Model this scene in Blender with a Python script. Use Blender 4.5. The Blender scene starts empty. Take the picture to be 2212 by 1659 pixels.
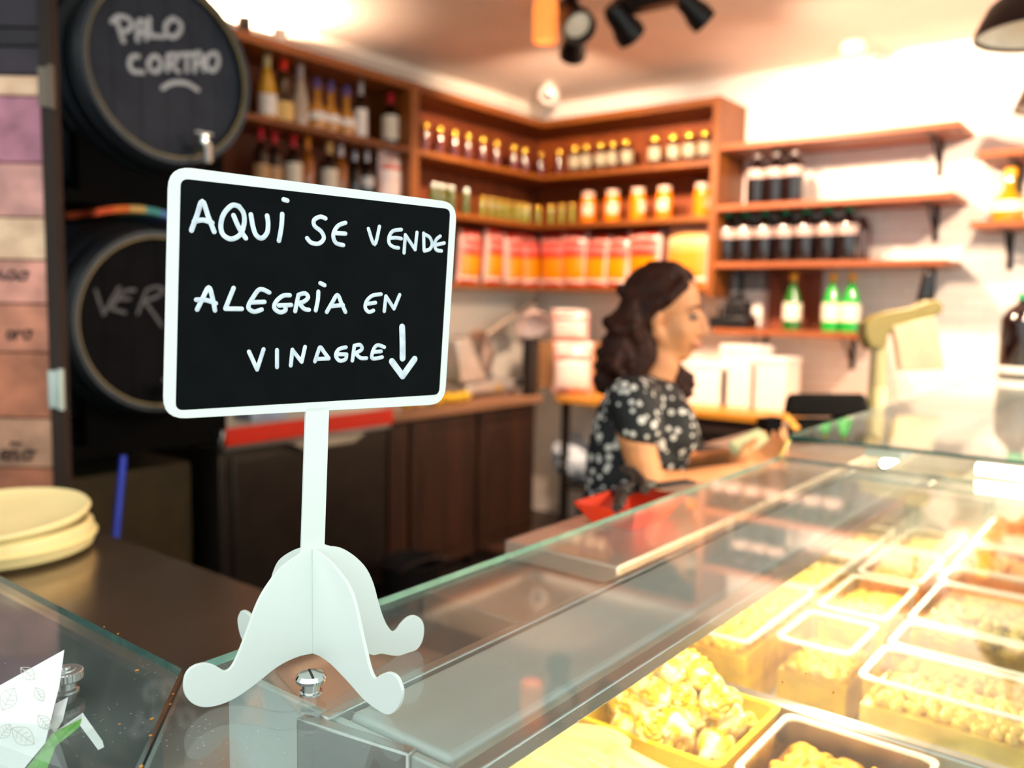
import bpy, bmesh, math, random
from mathutils import Vector, Matrix
random.seed(11)
S = bpy.context.scene
COL = S.collection
R = math.radians
# ---------------------------------------------------------------- camera
FPX = 1855.36
CAMZ = 1.55
def _rot():
    yaw, pitch, roll = R(-52.0447), R(5.4449), R(0.98327)
    rx = Matrix(((1,0,0),(0,math.cos(pitch),-math.sin(pitch)),(0,math.sin(pitch),math.cos(pitch))))
    ry = Matrix(((math.cos(yaw),0,math.sin(yaw)),(0,1,0),(-math.sin(yaw),0,math.cos(yaw))))
    rz = Matrix(((math.cos(roll),-math.sin(roll),0),(math.sin(roll),math.cos(roll),0),(0,0,1)))
    return rz @ rx @ ry
_MT = _rot().transposed()
def _w(v):
    d = _MT @ Vector(v); return Vector((d.x, d.z, -d.y))
CRIGHT, CDOWN, CFWD = _w((1,0,0)), _w((0,1,0)), _w((0,0,1))
def ray(px, py): return _w(((px-1106)/FPX, (py-829.5)/FPX, 1.0))
def at(px, py, x=None, y=None, z=None, d=None):
    r = ray(px, py)
    t = x/r.x if x is not None else y/r.y if y is not None else (z-CAMZ)/r.z if z is not None else d
    return r*t + Vector((0,0,CAMZ))
cam = bpy.data.cameras.new('camera'); camo = bpy.data.objects.new('camera', cam); COL.objects.link(camo)
camo.matrix_world = Matrix(((CRIGHT.x,-CDOWN.x,-CFWD.x,0),(CRIGHT.y,-CDOWN.y,-CFWD.y,0),(CRIGHT.z,-CDOWN.z,-CFWD.z,CAMZ),(0,0,0,1)))
cam.sensor_fit = 'HORIZONTAL'; cam.sensor_width = 36; cam.lens = FPX/2212*36
cam.clip_start = 0.02; cam.clip_end = 60
cam.dof.use_dof = True; cam.dof.focus_distance = 0.735; cam.dof.aperture_fstop = 3.4; cam.dof.aperture_blades = 0
S.camera = camo
# ---------------------------------------------------------------- world, big lights, exposure
w = bpy.data.worlds.new('hall_light'); S.world = w; w.use_nodes = True
w.node_tree.nodes['Background'].inputs[0].default_value = (0.88, 1.0, 0.97, 1)
w.node_tree.nodes['Background'].inputs[1].default_value = 1.05
vs = S.view_settings
vs.view_transform = 'Standard'; vs.look = 'None'; vs.gamma = 1; vs.use_curve_mapping = False; vs.exposure = 0.75
S.cycles.max_bounces = 6; S.cycles.transparent_max_bounces = 20; S.cycles.glossy_bounces = 3; S.cycles.diffuse_bounces = 3
S.cycles.use_light_tree = False; S.cycles.use_adaptive_sampling = True; S.cycles.adaptive_threshold = .04
S.cycles.caustics_reflective = False; S.cycles.caustics_refractive = False
S.cycles.sample_clamp_indirect = 6
WARM = (1.0, 0.72, 0.50)
def spot(name, loc, target, energy, angle, blend=0.4, color=WARM, size=0.04, parent=None):
    l = bpy.data.lights.new(name, 'SPOT'); l.energy = energy; l.spot_size = R(angle); l.spot_blend = blend
    l.color = color; l.shadow_soft_size = size
    o = bpy.data.objects.new(name, l); COL.objects.link(o)
    o.location = loc; o.rotation_euler = (Vector(target)-Vector(loc)).to_track_quat('-Z','Y').to_euler()
    return o
def point(name, loc, energy, color=WARM, size=0.05):
    l = bpy.data.lights.new(name, 'POINT'); l.energy = energy; l.color = color; l.shadow_soft_size = size
    o = bpy.data.objects.new(name, l); COL.objects.link(o); o.location = loc; return o
# ---------------------------------------------------------------- materials
def srgb(h):
    if isinstance(h, str):
        c = [int(h[i:i+2],16)/255 for i in (0,2,4)]
    else: c = [v/255 for v in h]
    return tuple((v/12.92 if v <= .04045 else ((v+.055)/1.055)**2.4) for v in c)
_mats = {}
def mat(name, col, rough=.5, metal=0, var=.1, scale=14, bump=0, bscale=60, coat=0, emit=0, ecol=None, stretch=None, spec=.5, sss=0):
    if name in _mats: return _mats[name]
    m = bpy.data.materials.new(name); m.use_nodes = True; _mats[name] = m
    nt = m.node_tree; N, L = nt.nodes, nt.links; b = N['Principled BSDF']
    c = srgb(col)
    tc = N.new('ShaderNodeTexCoord'); mp = N.new('ShaderNodeMapping'); L.new(tc.outputs['Object'], mp.inputs[0])
    if stretch: mp.inputs['Scale'].default_value = stretch
    nz = N.new('ShaderNodeTexNoise'); nz.inputs['Scale'].default_value = scale; nz.inputs['Detail'].default_value = 4
    L.new(mp.outputs[0], nz.inputs['Vector'])
    rp = N.new('ShaderNodeValToRGB'); L.new(nz.outputs['Fac'], rp.inputs[0])
    rp.color_ramp.elements[0].position = .3; rp.color_ramp.elements[1].position = .7
    rp.color_ramp.elements[0].color = (*[v*(1-var) for v in c],1); rp.color_ramp.elements[1].color = (*[min(1,v*(1+var)) for v in c],1)
    L.new(rp.outputs[0], b.inputs['Base Color'])
    b.inputs['Roughness'].default_value = rough; b.inputs['Metallic'].default_value = metal
    b.inputs['Specular IOR Level'].default_value = spec
    if coat: b.inputs['Coat Weight'].default_value = coat; b.inputs['Coat Roughness'].default_value = .08
    if sss: b.inputs['Subsurface Weight'].default_value = sss; b.inputs['Subsurface Radius'].default_value = (.012,.005,.003)
    if bump:
        n2 = N.new('ShaderNodeTexNoise'); n2.inputs['Scale'].default_value = bscale; n2.inputs['Detail'].default_value = 3
        L.new(mp.outputs[0], n2.inputs['Vector'])
        bp = N.new('ShaderNodeBump'); bp.inputs['Strength'].default_value = bump; bp.inputs['Distance'].default_value = .004
        L.new(n2.outputs['Fac'], bp.inputs['Height']); L.new(bp.outputs[0], b.inputs['Normal'])
    if emit:
        b.inputs['Emission Color'].default_value = (*(ecol or c),1); b.inputs['Emission Strength'].default_value = emit
        if emit < 8: m.cycles.emission_sampling = 'NONE'
    return m
def wood(name, c1, c2, axis='X', rough=.5, scale=6, coat=.0):
    if name in _mats: return _mats[name]
    st = {'X':(.12,1,1),'Y':(1,.12,1),'Z':(1,1,.12)}[axis]
    m = mat(name, c1, rough=rough, scale=scale*3, stretch=st, coat=coat)
    rp = [n for n in m.node_tree.nodes if n.type=='VALTORGB'][0]
    rp.color_ramp.elements[0].color = (*srgb(c1),1); rp.color_ramp.elements[1].color = (*srgb(c2),1)
    return m
def clear(name, tint=(.97,1,.985), ior=1.5, rough=.0, dust=0, edge=None):
    if name in _mats: return _mats[name]
    m = bpy.data.materials.new(name); m.use_nodes = True; _mats[name] = m
    nt = m.node_tree; N, L = nt.nodes, nt.links
    N.remove(N['Principled BSDF']); out = N['Material Output']
    tr = N.new('ShaderNodeBsdfTransparent'); tr.inputs[0].default_value = (*tint,1)
    gl = N.new('ShaderNodeBsdfGlossy'); gl.inputs['Roughness'].default_value = rough; gl.inputs[0].default_value = (1,1,1,1)
    lw = N.new('ShaderNodeLayerWeight'); lw.inputs[0].default_value = .5
    pw = N.new('ShaderNodeMath'); pw.operation = 'POWER'; pw.inputs[1].default_value = 5; L.new(lw.outputs['Facing'], pw.inputs[0])
    r0 = ((ior-1)/(ior+1))**2
    fr = N.new('ShaderNodeMath'); fr.operation = 'MULTIPLY_ADD'; fr.inputs[1].default_value = 1-r0; fr.inputs[2].default_value = r0; L.new(pw.outputs[0], fr.inputs[0])
    mx = N.new('ShaderNodeMixShader'); L.new(fr.outputs[0], mx.inputs[0]); L.new(tr.outputs[0], mx.inputs[1]); L.new(gl.outputs[0], mx.inputs[2])
    last = mx
    if dust:
        tc = N.new('ShaderNodeTexCoord')
        vo = N.new('ShaderNodeTexVoronoi'); vo.inputs['Scale'].default_value = 150; L.new(tc.outputs['Object'], vo.inputs['Vector'])
        nz = N.new('ShaderNodeTexNoise'); nz.inputs['Scale'].default_value = 9; nz.inputs['Detail'].default_value = 5; L.new(tc.outputs['Object'], nz.inputs['Vector'])
        lt = N.new('ShaderNodeMath'); lt.operation = 'LESS_THAN'; lt.inputs[1].default_value = .075; L.new(vo.outputs['Distance'], lt.inputs[0])
        gt = N.new('ShaderNodeMath'); gt.operation = 'GREATER_THAN'; gt.inputs[1].default_value = .52; L.new(nz.outputs['Fac'], gt.inputs[0])
        ml = N.new('ShaderNodeMath'); ml.operation = 'MULTIPLY'; L.new(lt.outputs[0], ml.inputs[0]); L.new(gt.outputs[0], ml.inputs[1])
        mr = N.new('ShaderNodeMapRange'); mr.inputs['From Min'].default_value = .45; mr.inputs['From Max'].default_value = .8; mr.inputs['To Min'].default_value = dust*.4; mr.inputs['To Max'].default_value = dust; L.new(nz.outputs['Fac'], mr.inputs['Value'])
        m7 = N.new('ShaderNodeMath'); m7.operation = 'MULTIPLY_ADD'; m7.inputs[1].default_value = .45; L.new(ml.outputs[0], m7.inputs[0]); L.new(mr.outputs[0], m7.inputs[2])
        df = N.new('ShaderNodeBsdfDiffuse'); df.inputs[0].default_value = (.82,.92,.86,1)
        mx2 = N.new('ShaderNodeMixShader'); L.new(m7.outputs[0], mx2.inputs[0]); L.new(mx.outputs[0], mx2.inputs[1]); L.new(df.outputs[0], mx2.inputs[2]); last = mx2
    L.new(last.outputs[0], out.inputs['Surface'])
    return m
# ---------------------------------------------------------------- mesh building
class B:
    def __init__(s): s.v=[]; s.f=[]; s.m=[]
    def add(s, vs, fs, mi=0):
        o=len(s.v); s.v += [Vector(p) for p in vs]; s.f += [[i+o for i in f] for f in fs]; s.m += [mi]*len(fs); return s
    def box(s, x0,x1,y0,y1,z0,z1, mi=0):
        return s.add([(x0,y0,z0),(x1,y0,z0),(x1,y1,z0),(x0,y1,z0),(x0,y0,z1),(x1,y0,z1),(x1,y1,z1),(x0,y1,z1)],
            [(3,2,1,0),(4,5,6,7),(0,1,5,4),(1,2,6,5),(2,3,7,6),(3,0,4,7)], mi)
    def hexa(s, p, mi=0):
        return s.add(p,[(3,2,1,0),(4,5,6,7),(0,1,5,4),(1,2,6,5),(2,3,7,6),(3,0,4,7)],mi)
    def prism(s, pts, off, mi=0, ms=None):
        n=len(pts); off=Vector(off); a=[Vector(p) for p in pts]
        s.add(a+[p+off for p in a], [list(range(n-1,-1,-1)), list(range(n,2*n))], mi)
        o=len(s.v)-2*n
        for i in range(n):
            j=(i+1)%n; s.f.append([o+i,o+j,o+n+j,o+n+i]); s.m.append(mi if ms is None else ms)
        return s
    def loop(s, prof, n=20, M=None, mi=0): return s.lathe(list(prof)+[prof[0]], n, M, mi, cap=False)
    def lathe(s, prof, n=20, M=None, mi=0, cap=True):
        M=M or Matrix(); vs=[]; fs=[]; rings=[]
        for r,z in prof:
            if r<1e-6: rings.append([len(vs)]); vs.append(M@Vector((0,0,z)))
            else:
                k=len(vs); rings.append(list(range(k,k+n)))
                vs += [M@Vector((r*math.cos(2*math.pi*i/n), r*math.sin(2*math.pi*i/n), z)) for i in range(n)]
        for a,b in zip(rings,rings[1:]):
            for i in range(n):
                j=(i+1)%n
                if len(a)==1 and len(b)==1: continue
                if len(a)==1: fs.append((a[0],b[j],b[i]))
                elif len(b)==1: fs.append((a[i],a[j],b[0]))
                else: fs.append((a[i],a[j],b[j],b[i]))
        if cap and len(rings[0])>1: fs.append(rings[0][::-1])
        if cap and len(rings[-1])>1: fs.append(rings[-1])
        return s.add(vs,fs,mi)
    def sphere(s, c, r, nu=14, nv=9, M=None, mi=0):
        r = (r,r,r) if isinstance(r,(int,float)) else r
        M2 = Matrix.Translation(Vector(c)) @ (M or Matrix()) @ Matrix.Diagonal((*r,1))
        return s.lathe([(math.sin(math.pi*i/nv), -math.cos(math.pi*i/nv)) for i in range(nv+1)], nu, M2, mi)
    def tube(s, pts, r, n=8, mi=0):
        pts=[Vector(p) for p in pts]; rs = r if isinstance(r,(list,tuple)) else [r]*len(pts)
        vs=[]; fs=[]; prev=None
        for i,p in enumerate(pts):
            t=(pts[min(i+1,len(pts)-1)]-pts[max(i-1,0)]).normalized()
            if prev is None: a=t.orthogonal().normalized()
            else: a=(prev-t*prev.dot(t)).normalized()
            prev=a; b=t.cross(a)
            vs += [p+(a*math.cos(2*math.pi*k/n)+b*math.sin(2*math.pi*k/n))*rs[i] for k in range(n)]
        for i in range(len(pts)-1):
            for k in range(n): fs.append((i*n+k,i*n+(k+1)%n,(i+1)*n+(k+1)%n,(i+1)*n+k))
        fs.append(list(range(n-1,-1,-1))); fs.append([(len(pts)-1)*n+k for k in range(n)])
        return s.add(vs,fs,mi)
    def stroke(s, pts, wd, O, U, V, Nn, h=.0006, smooth=True, mi=0):
        """painted brush stroke on a plane: domed ribbon with round ends"""
        p=[Vector((a,b)) for a,b in pts]
        if smooth and len(p)>2: p=catmull(p,5)
        rings=[]
        def ring(c,d,k):
            q=Vector((-d.y,d.x))
            return [ (c+q*(wd/2*k*math.cos(math.pi*j/6)), h*math.sin(math.pi*j/6)*max(k,.05)) for j in range(7)]
        n=len(p); d0=(p[1]-p[0]).normalized(); d1=(p[-1]-p[-2]).normalized()
        for a in (80,55,28): rings.append(ring(p[0]-d0*(wd/2*math.sin(R(a))),d0,math.cos(R(a))))
        for i in range(n):
            d=(p[min(i+1,n-1)]-p[max(i-1,0)]); d=d.normalized() if d.length>1e-9 else d0
            rings.append(ring(p[i],d,1))
        for a in (28,55,80): rings.append(ring(p[-1]+d1*(wd/2*math.sin(R(a))),d1,math.cos(R(a))))
        vs=[O+U*c.x+V*c.y+Nn*hh for rg in rings for c,hh in rg]; fs=[]
        for i in range(len(rings)-1):
            for k in range(6): fs.append((i*7+k,i*7+k+1,i*7+8+k,i*7+7+k))
        return s.add(vs,fs,mi)
    def build(s, name, mats, parent=None, smooth=True, bevel=0, world=False, loc=None, seg=2, ang=35):
        me=bpy.data.meshes.new(name); vv=s.v
        if world and parent is not None: vv=[p-parent.location for p in vv]
        me.from_pydata([tuple(p) for p in vv],[],s.f)
        for m in (mats if isinstance(mats,(list,tuple)) else [mats]): me.materials.append(m)
        me.polygons.foreach_set('material_index', s.m)
        me.validate(); 
        if smooth:
            me.shade_smooth(); me.set_sharp_from_angle(angle=R(ang))
        o=bpy.data.objects.new(name,me); COL.objects.link(o); o.parent=parent
        if loc is not None: o.location=loc
        if bevel:
            md=o.modifiers.new('bevel','BEVEL'); md.width=bevel; md.segments=seg; md.limit_method='ANGLE'; md.angle_limit=R(40)
        return o
def catmull(p, k=5):
    out=[]; q=[p[0]]+list(p)+[p[-1]]
    for i in range(1,len(q)-2):
        a,b,c,d=q[i-1],q[i],q[i+1],q[i+2]
        for j in range(k):
            t=j/k; out.append(.5*((2*b)+(c-a)*t+(2*a-5*b+4*c-d)*t*t+(3*b-a-3*c+d)*t**3))
    out.append(p[-1]); return out
def tag(o, label, cat, group=None, kind=None):
    o['label']=label; o['category']=cat
    if group: o['group']=group
    if kind: o['kind']=kind
    return o
def thing(name, label, cat, loc=(0,0,0), rz=0, group=None):
    o=bpy.data.objects.new(name,None); o.empty_display_size=.05; COL.objects.link(o); o.location=loc; o.rotation_euler=(0,0,rz)
    return tag(o,label,cat,group)
def struct(name, bld, m, label, **k):
    o=bld.build(name,m,None,**k); o['kind']='structure'; o['label']=label; return o
def dup(root, loc, label, rz=0, scale=None, group=None):
    r=root.copy(); COL.objects.link(r); r.location=loc; r.rotation_euler=(0,0,rz); r['label']=label
    if group: r['group']=group
    if scale: r.scale=scale
    for ch in list(root.children):
        c=ch.copy(); COL.objects.link(c); c.parent=r
        for g in ch.children:
            e=g.copy(); COL.objects.link(e); e.parent=c
    return r
ORD=['first','second','third','fourth','fifth','sixth','seventh','eighth','ninth','tenth','eleventh','twelfth','thirteenth','fourteenth','fifteenth','sixteenth','seventeenth','eighteenth','nineteenth','twentieth']
X3,Y3,Z3=Vector((1,0,0)),Vector((0,1,0)),Vector((0,0,1))
# ---------------------------------------------------------------- room shell
XW, YW, CEIL = 5.12, 3.80, 2.96
XF, YF = 4.74, 3.47
m_plaster = mat('cream_plaster','efe6da',rough=.8,var=.03,scale=5)
m_ceil = mat('ceiling_paint','f2e0d2',rough=.85,var=.03,scale=4)
m_dark = mat('dark_paint','080707',spec=.1,rough=.9,var=.2,scale=5)
m_floor = mat('floor_tile','3a2c26',rough=.5,var=.25,scale=3)
def brick_mat():
    m=mat('white_brick','f3ece6',rough=.55,var=.03,scale=3)
    N,L=m.node_tree.nodes,m.node_tree.links; b=N['Principled BSDF']
    tc=N.new('ShaderNodeTexCoord'); sx=N.new('ShaderNodeSeparateXYZ'); cb=N.new('ShaderNodeCombineXYZ')
    L.new(tc.outputs['Object'],sx.inputs[0]); L.new(sx.outputs['Y'],cb.inputs['X']); L.new(sx.outputs['Z'],cb.inputs['Y'])
    br=N.new('ShaderNodeTexBrick'); br.inputs['Scale'].default_value=1; br.inputs['Brick Width'].default_value=.21; br.inputs['Row Height'].default_value=.06; br.inputs['Mortar Size'].default_value=.005
    br.inputs['Color1'].default_value=(*srgb('f6f0ea'),1); br.inputs['Color2'].default_value=(*srgb('efe6de'),1); br.inputs['Mortar'].default_value=(*srgb('eadfd6'),1)
    L.new(cb.outputs[0],br.inputs['Vector']); L.new(br.outputs['Color'],b.inputs['Base Color'])
    bp=N.new('ShaderNodeBump'); bp.invert=True; bp.inputs['Strength'].default_value=.2; bp.inputs['Distance'].default_value=.004
    L.new(br.outputs['Fac'],bp.inputs['Height']); L.new(bp.outputs[0],b.inputs['Normal'])
    return m
struct('floor',B().box(-3.5,5.4,-3,4,-.08,0),m_floor,'dark brown floor behind the counter')
struct('ceiling',B().box(.1,5.4,-1.2,4,CEIL,CEIL+.1),m_ceil,'peach lit plaster ceiling of the stall')
struct('wall_back',B().box(2.02,5.4,YW,YW+.15,0,CEIL),m_plaster,'cream wall behind the bottle shelves')
struct('wall_left',B().box(-3.5,2.02,YW,YW+.15,0,CEIL+.1),m_dark,'dark wall behind the barrels')
struct('wall_right',B().box(XW,XW+.15,-3,YW,0,CEIL),brick_mat(),'white painted brick wall with shelves')
m_trim=mat('cream_trim','f2e6d6',rough=.6,var=.03)
struct('trim_1',B().box(2.02,XW,YW-.035,YW,CEIL-.07,CEIL),m_trim,'cream cornice along the back wall',bevel=.008)
# ---------------------------------------------------------------- shelf units
m_wood=wood('orange_brown_shelf','6b3404','874a0c','X')
m_woody=wood('orange_brown_shelf_y','6b3404','874a0c','Y')
m_woodz=wood('orange_brown_upright','6b3404','874a0c','Z')
m_back=wood('brown_back_panel','5e2508','7c380f','Z',rough=.6)
TOPB, SH1, SH2, SH3 = 2.715, 2.402, 2.078, 1.662
bu=thing('bottle_shelf_unit','orange-brown wooden wall shelf unit holding wine and liqueur bottles','shelf',(2.85,YF+.15,1.6))
B().box(2.18,3.49,YW-.02,YW-.002,1.63,TOPB).build('back_panel',m_back,bu,world=True)
B().box(2.14,3.49,YF,YW-.002,TOPB,TOPB+.045).build('top_board',m_wood,bu,world=True,bevel=.004)
for z in (SH1,SH2,SH3):
    B().box(2.18,3.49,YF+.004,YW-.02,z-.032,z).build('shelf',m_wood,bu,world=True,bevel=.003)
B().box(2.14,2.18,YF,YW-.002,1.63,TOPB).build('side_panel',m_woodz,bu,world=True,bevel=.003)
B().box(3.49,3.558,YF-.004,YW-.002,1.60,TOPB+.045).build('side_panel',m_woodz,bu,world=True,bevel=.003)
ju=thing('jar_shelf_unit','orange-brown wooden corner shelf unit holding jars and crisp bags','shelf',(4.5,3.3,1.6))
YE=2.25
B().box(3.56,XW-.002,YW-.02,YW-.002,1.63,TOPB).build('back_panel',m_back,ju,world=True)
m_back2=wood('warm_back_panel','7c3508','964510','Z',rough=.6)
B().box(XW-.02,XW-.002,YE,YW-.02,1.63,TOPB).build('back_panel',m_back2,ju,world=True)
def arm(nm,z0,z1,x0=3.56):
    B().box(x0,XF,YF+.002,YW-.02,z0,z1).build(nm,m_wood,ju,world=True,bevel=.003)
    B().box(XF,XW-.02,YE,YW-.02,z0,z1).build(nm,m_woody,ju,world=True,bevel=.003)
arm('top_board',TOPB,TOPB+.045)
for z in (SH1,SH2,SH3): arm('shelf',z-.032,z)
B().box(XF-.004,XW-.002,YE-.045,YE,1.60,TOPB+.045).build('side_panel',m_woodz,ju,world=True,bevel=.003)
# ---------------------------------------------------------------- wall shelves on the brick wall
m_shelf=wood('red_brown_shelf','86421d','9c5428','Y')
m_bracket=mat('black_bracket','2b2322',rough=.5,metal=.6)
def wall_shelf(y0,y1,z0,label,br,th=.032,dx=0):
    t=thing('wall_shelf',label,'shelf',(XW-.19,(y0+y1)/2,z0),group='wooden shelves on the white brick wall')
    B().box(XF+dx,XW-.001,y0,y1,z0,z0+th).build('board',m_shelf,t,world=True,bevel=.003)
    for y in br:
        b=B().box(XF+.05+dx,XW-.001,y-.012,y+.012,z0-.006,z0).box(XW-.008,XW-.001,y-.014,y+.014,z0-.19,z0)
        b.tube([(XW-.01,y,z0-.15),(XW-.10,y,z0-.09),(XW-.20,y,z0-.008)],.007,6)
        b.build('bracket',m_bracket,t,world=True)
    return t
wall_shelf(.94,2.205,2.446,'topmost empty red-brown shelf on the white brick wall',(1.10,1.9))
wall_shelf(.95,2.205,2.100,'shelf under the topmost one, carrying three dark bottles',(1.10,1.9))
wall_shelf(.965,2.205,1.770,'shelf with a row of green-capped dark bottles',(1.10,1.9))
wall_shelf(1.34,2.205,1.385,'short lowest shelf with the green bottles and black knife block',(1.50,2.02))
wall_shelf(-.3,.86,2.285,'upper shelf at the right edge of the photo, empty',(.72,))
wall_shelf(-.3,.868,1.950,'shelf at the right edge holding a yellow bottle',(.74,))
# ---------------------------------------------------------------- back counter: freezer, wooden cupboards, worktop
m_steel=mat('brushed_steel','b9bab8',rough=.28,metal=1,var=.06,scale=30,stretch=(.05,1,1))
m_dsteel=mat('dull_steel','4e453e',rough=.42,metal=.85,var=.12,scale=6)
m_red=mat('red_plastic','dc2a10',rough=.35,var=.06)
YC=3.12
fz=thing('chest_freezer','dull steel chest freezer with a red front strip below the barrels','freezer',(2.52,3.45,0))
B().box(2.045,3.005,YC+.02,YW-.03,.10,.90).build('body',m_dsteel,fz,world=True,bevel=.006)
B().box(2.04,3.012,YC-.005,YW-.03,.90,1.005).build('lid',m_steel,fz,world=True,bevel=.012)
B().box(2.05,3.008,YC-.022,YC-.006,.93,1.008).build('front_strip',m_red,fz,world=True,bevel=.006)
B().box(2.10,2.96,YC+.005,YC+.02,.14,.87).build('front_panel',m_dsteel,fz,world=True,bevel=.006)
B().prism([(2.38,YC-.03,.905),(2.82,YC-.03,.905),(2.74,YC-.03,.868),(2.46,YC-.03,.868)],(0,.035,0)).build('handle',mat('pale_grip','b4a795',rough=.4),fz,world=True,bevel=.005)
for x in (2.09,2.96): B().box(x-.03,x+.03,YC+.06,YC+.12,0,.10).build('foot',m_dark,fz,world=True)
m_cup=wood('dark_cupboard','2c150a','43230f','Z',rough=.6,coat=0)
m_cupd=mat('cupboard_carcass','1c110c',rough=.6)
m_top=wood('worktop_brown','8e6248','a9795a','X',rough=.35)
for i,(x0,x1,lb) in enumerate(((3.02,3.17,'narrow dark wooden cupboard next to the freezer'),(3.175,3.72,'dark wooden cupboard under the worktop, left of the last one'),(3.725,4.28,'dark wooden cupboard under the right end of the worktop'))):
    c=thing('cupboard',lb,'cupboard',((x0+x1)/2,3.45,0),group='dark cupboards under the worktop')
    B().box(x0,x1,YC+.05,YW-.01,.08,.93).box(x0+.02,x1-.02,YC+.1,YW-.05,0,.08).build('body',m_cupd,c,world=True)
    B().box(x0+.012,x1-.012,YC+.025,YC+.05,.10,.915).build('door',m_cup,c,world=True,bevel=.004)
    if i: B().box(x0+.07,x1-.07,YC+.018,YC+.0265,.18,.83).build('door_panel',m_cup,c,world=True,bevel=.005)
tag(B().box(3.015,4.30,YC-.01,YW-.005,.932,.98).build('worktop',m_top,bevel=.006),'brown wooden worktop beside the freezer, carrying the slicer','worktop')
# side table along the brick wall
m_ytop=wood('honey_worktop','c07a22','dc9838','Y',rough=.35)
st=thing('side_table','honey-coloured table along the brick wall with steel legs','table',(4.75,2.5,0))
B().box(4.42,XW-.004,1.15,3.10,.925,.968).build('table_top',m_ytop,st,world=True,bevel=.004)
for y in (1.2,2.35,3.05):
    for x in (4.47,5.06): B().box(x-.02,x+.02,y-.02,y+.02,0,.925).build('leg',m_dsteel,st,world=True)
B().box(4.45,5.08,1.2,3.05,.38,.40).build('lower_shelf',m_dsteel,st,world=True)
B().box(4.44,4.46,1.2,2.30,.80,.925).build('drawer',mat('black_drawer','2a1a16',rough=.4),st,world=True,bevel=.003)
B().box(4.43,4.441,1.3,2.2,.835,.86).build('drawer_pull',m_dsteel,st,world=True,bevel=.003)
# ---------------------------------------------------------------- glass counter (L shaped)
GZ=1.22
m_glass=clear('case_glass',(.97,.99,.98),dust=.09)
m_gedge=mat('green_glass_edge','1d5a50',rough=.15,var=.3,scale=30,coat=.6)
m_gedgel=mat('pale_glass_edge','8fc9bd',rough=.12,var=.2,scale=30,coat=.6)
def pane(name,pts,z0,z1,label,parent,pale=None):
    b=B().prism([(x,y,z0) for x,y in pts],(0,0,z1-z0),0,1)
    if pale is not None: b.m[2+pale]=2
    o=b.build(name,[m_glass,m_gedge,m_gedgel],parent,smooth=False,world=True); o['label']=label; return o
# steel case below
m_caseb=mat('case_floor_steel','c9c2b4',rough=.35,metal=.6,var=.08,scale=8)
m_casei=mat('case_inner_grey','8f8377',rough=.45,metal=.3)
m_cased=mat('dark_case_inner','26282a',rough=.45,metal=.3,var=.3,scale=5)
m_hous=mat('satin_steel','ccd4d0',rough=.45,metal=.35,var=.06,scale=20,stretch=(.04,1,1))
ca=thing('display_case','steel refrigerated display case full of food tubs','display case',(1.6,.35,0))
B().box(.30,4.6,.06,.69,.0,.86).build('base',m_cased,ca,world=True,bevel=.01)
B().box(.46,1.172,.07,.68,.86,.868).box(1.19,4.55,.07,.68,.86,.868).build('floor_plate',m_caseb,ca,world=True)
B().box(1.168,1.192,.07,.66,.868,.985).build('divider',m_steel,ca,world=True,bevel=.004)
B().box(.30,4.6,.685,.70,.86,1.06).build('back_sill',m_casei,ca,world=True,bevel=.003)
B().box(.46,1.86,.412,.525,1.172,1.208).build('lamp_housing',m_hous,ca,world=True,bevel=.006)
B().prism([(.425,.55,1.208),(.444,.44,1.208),(.444,.44,1.02),(.425,.55,1.02)],(.012,.002,0)).build('support_plate',m_steel,ca,world=True,bevel=.002)
B().box(.44,1.86,.528,.540,1.196,1.2095).build('glass_rail',m_steel,ca,world=True,bevel=.002)
B().box(.44,1.86,.383,.398,1.194,1.2095).build('glass_rail',m_steel,ca,world=True,bevel=.002)
B().prism([(1.856,.688,GZ-.006),(1.856,.694,GZ-.006),(1.856,.694,GZ+.000),(1.856,.688,GZ+.000)],(.06,0,.036)).build('corner_clip',mat('brass_clip','d9bf6a',rough=.3,metal=.7),ca,world=True)
B().box(1.895,1.907,.06,.69,1.02,1.250).build('partition_glass',clear('partition_glass',(.97,.99,.97)),ca,world=True)
fgl=B().prism([(.32,.055,.87),(4.6,.055,.87),(4.6,.055,1.21),(.0,.055,1.21)],(0,-.006,0)).build('front_glass',clear('front_glass',(.97,.99,.97)),ca,world=True)
E_CASE=(1.0,.88,.58)
m_tube=mat('case_tube_light','fff4d8',emit=42,ecol=E_CASE)
m_tube2=mat('case_tube_light_far','fff8e6',emit=10,ecol=(1,.95,.80))
lt=B().tube([(.50,.44,1.158),(1.84,.44,1.158)],.011,10).build('lamp_tube',m_tube,ca,world=True)
B().tube([(1.925,.09,1.232),(1.925,.31,1.232)],.011,10).build('lamp_tube',m_tube2,ca,world=True)
B().tube([(1.98,.50,1.21),(4.4,.50,1.21)],.008,10).build('lamp_tube',m_tube,ca,world=True)
B().box(.448,.456,.07,.68,.868,1.205).build('end_panel',m_hous,ca,world=True,bevel=.002)
B().box(1.96,4.42,.46,.54,1.222,1.242).build('lamp_housing',m_hous,ca,world=True,bevel=.004)
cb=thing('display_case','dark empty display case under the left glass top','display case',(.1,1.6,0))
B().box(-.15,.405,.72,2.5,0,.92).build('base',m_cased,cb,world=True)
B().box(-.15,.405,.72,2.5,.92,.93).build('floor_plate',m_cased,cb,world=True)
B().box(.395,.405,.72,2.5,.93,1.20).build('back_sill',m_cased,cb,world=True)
pane('glass_top',[(.409,.680),(-.150,.05),(1.855,.05),(1.855,.688)],GZ-.008,GZ,'long clear glass counter top under the chalkboard sign',ca,3)
pane('glass_top',[(.403,.682),(.420,2.55),(-.16,2.55),(-.156,.052)],GZ-.008,GZ,'glass counter top at the left, under the knurled screw',cb)
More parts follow.
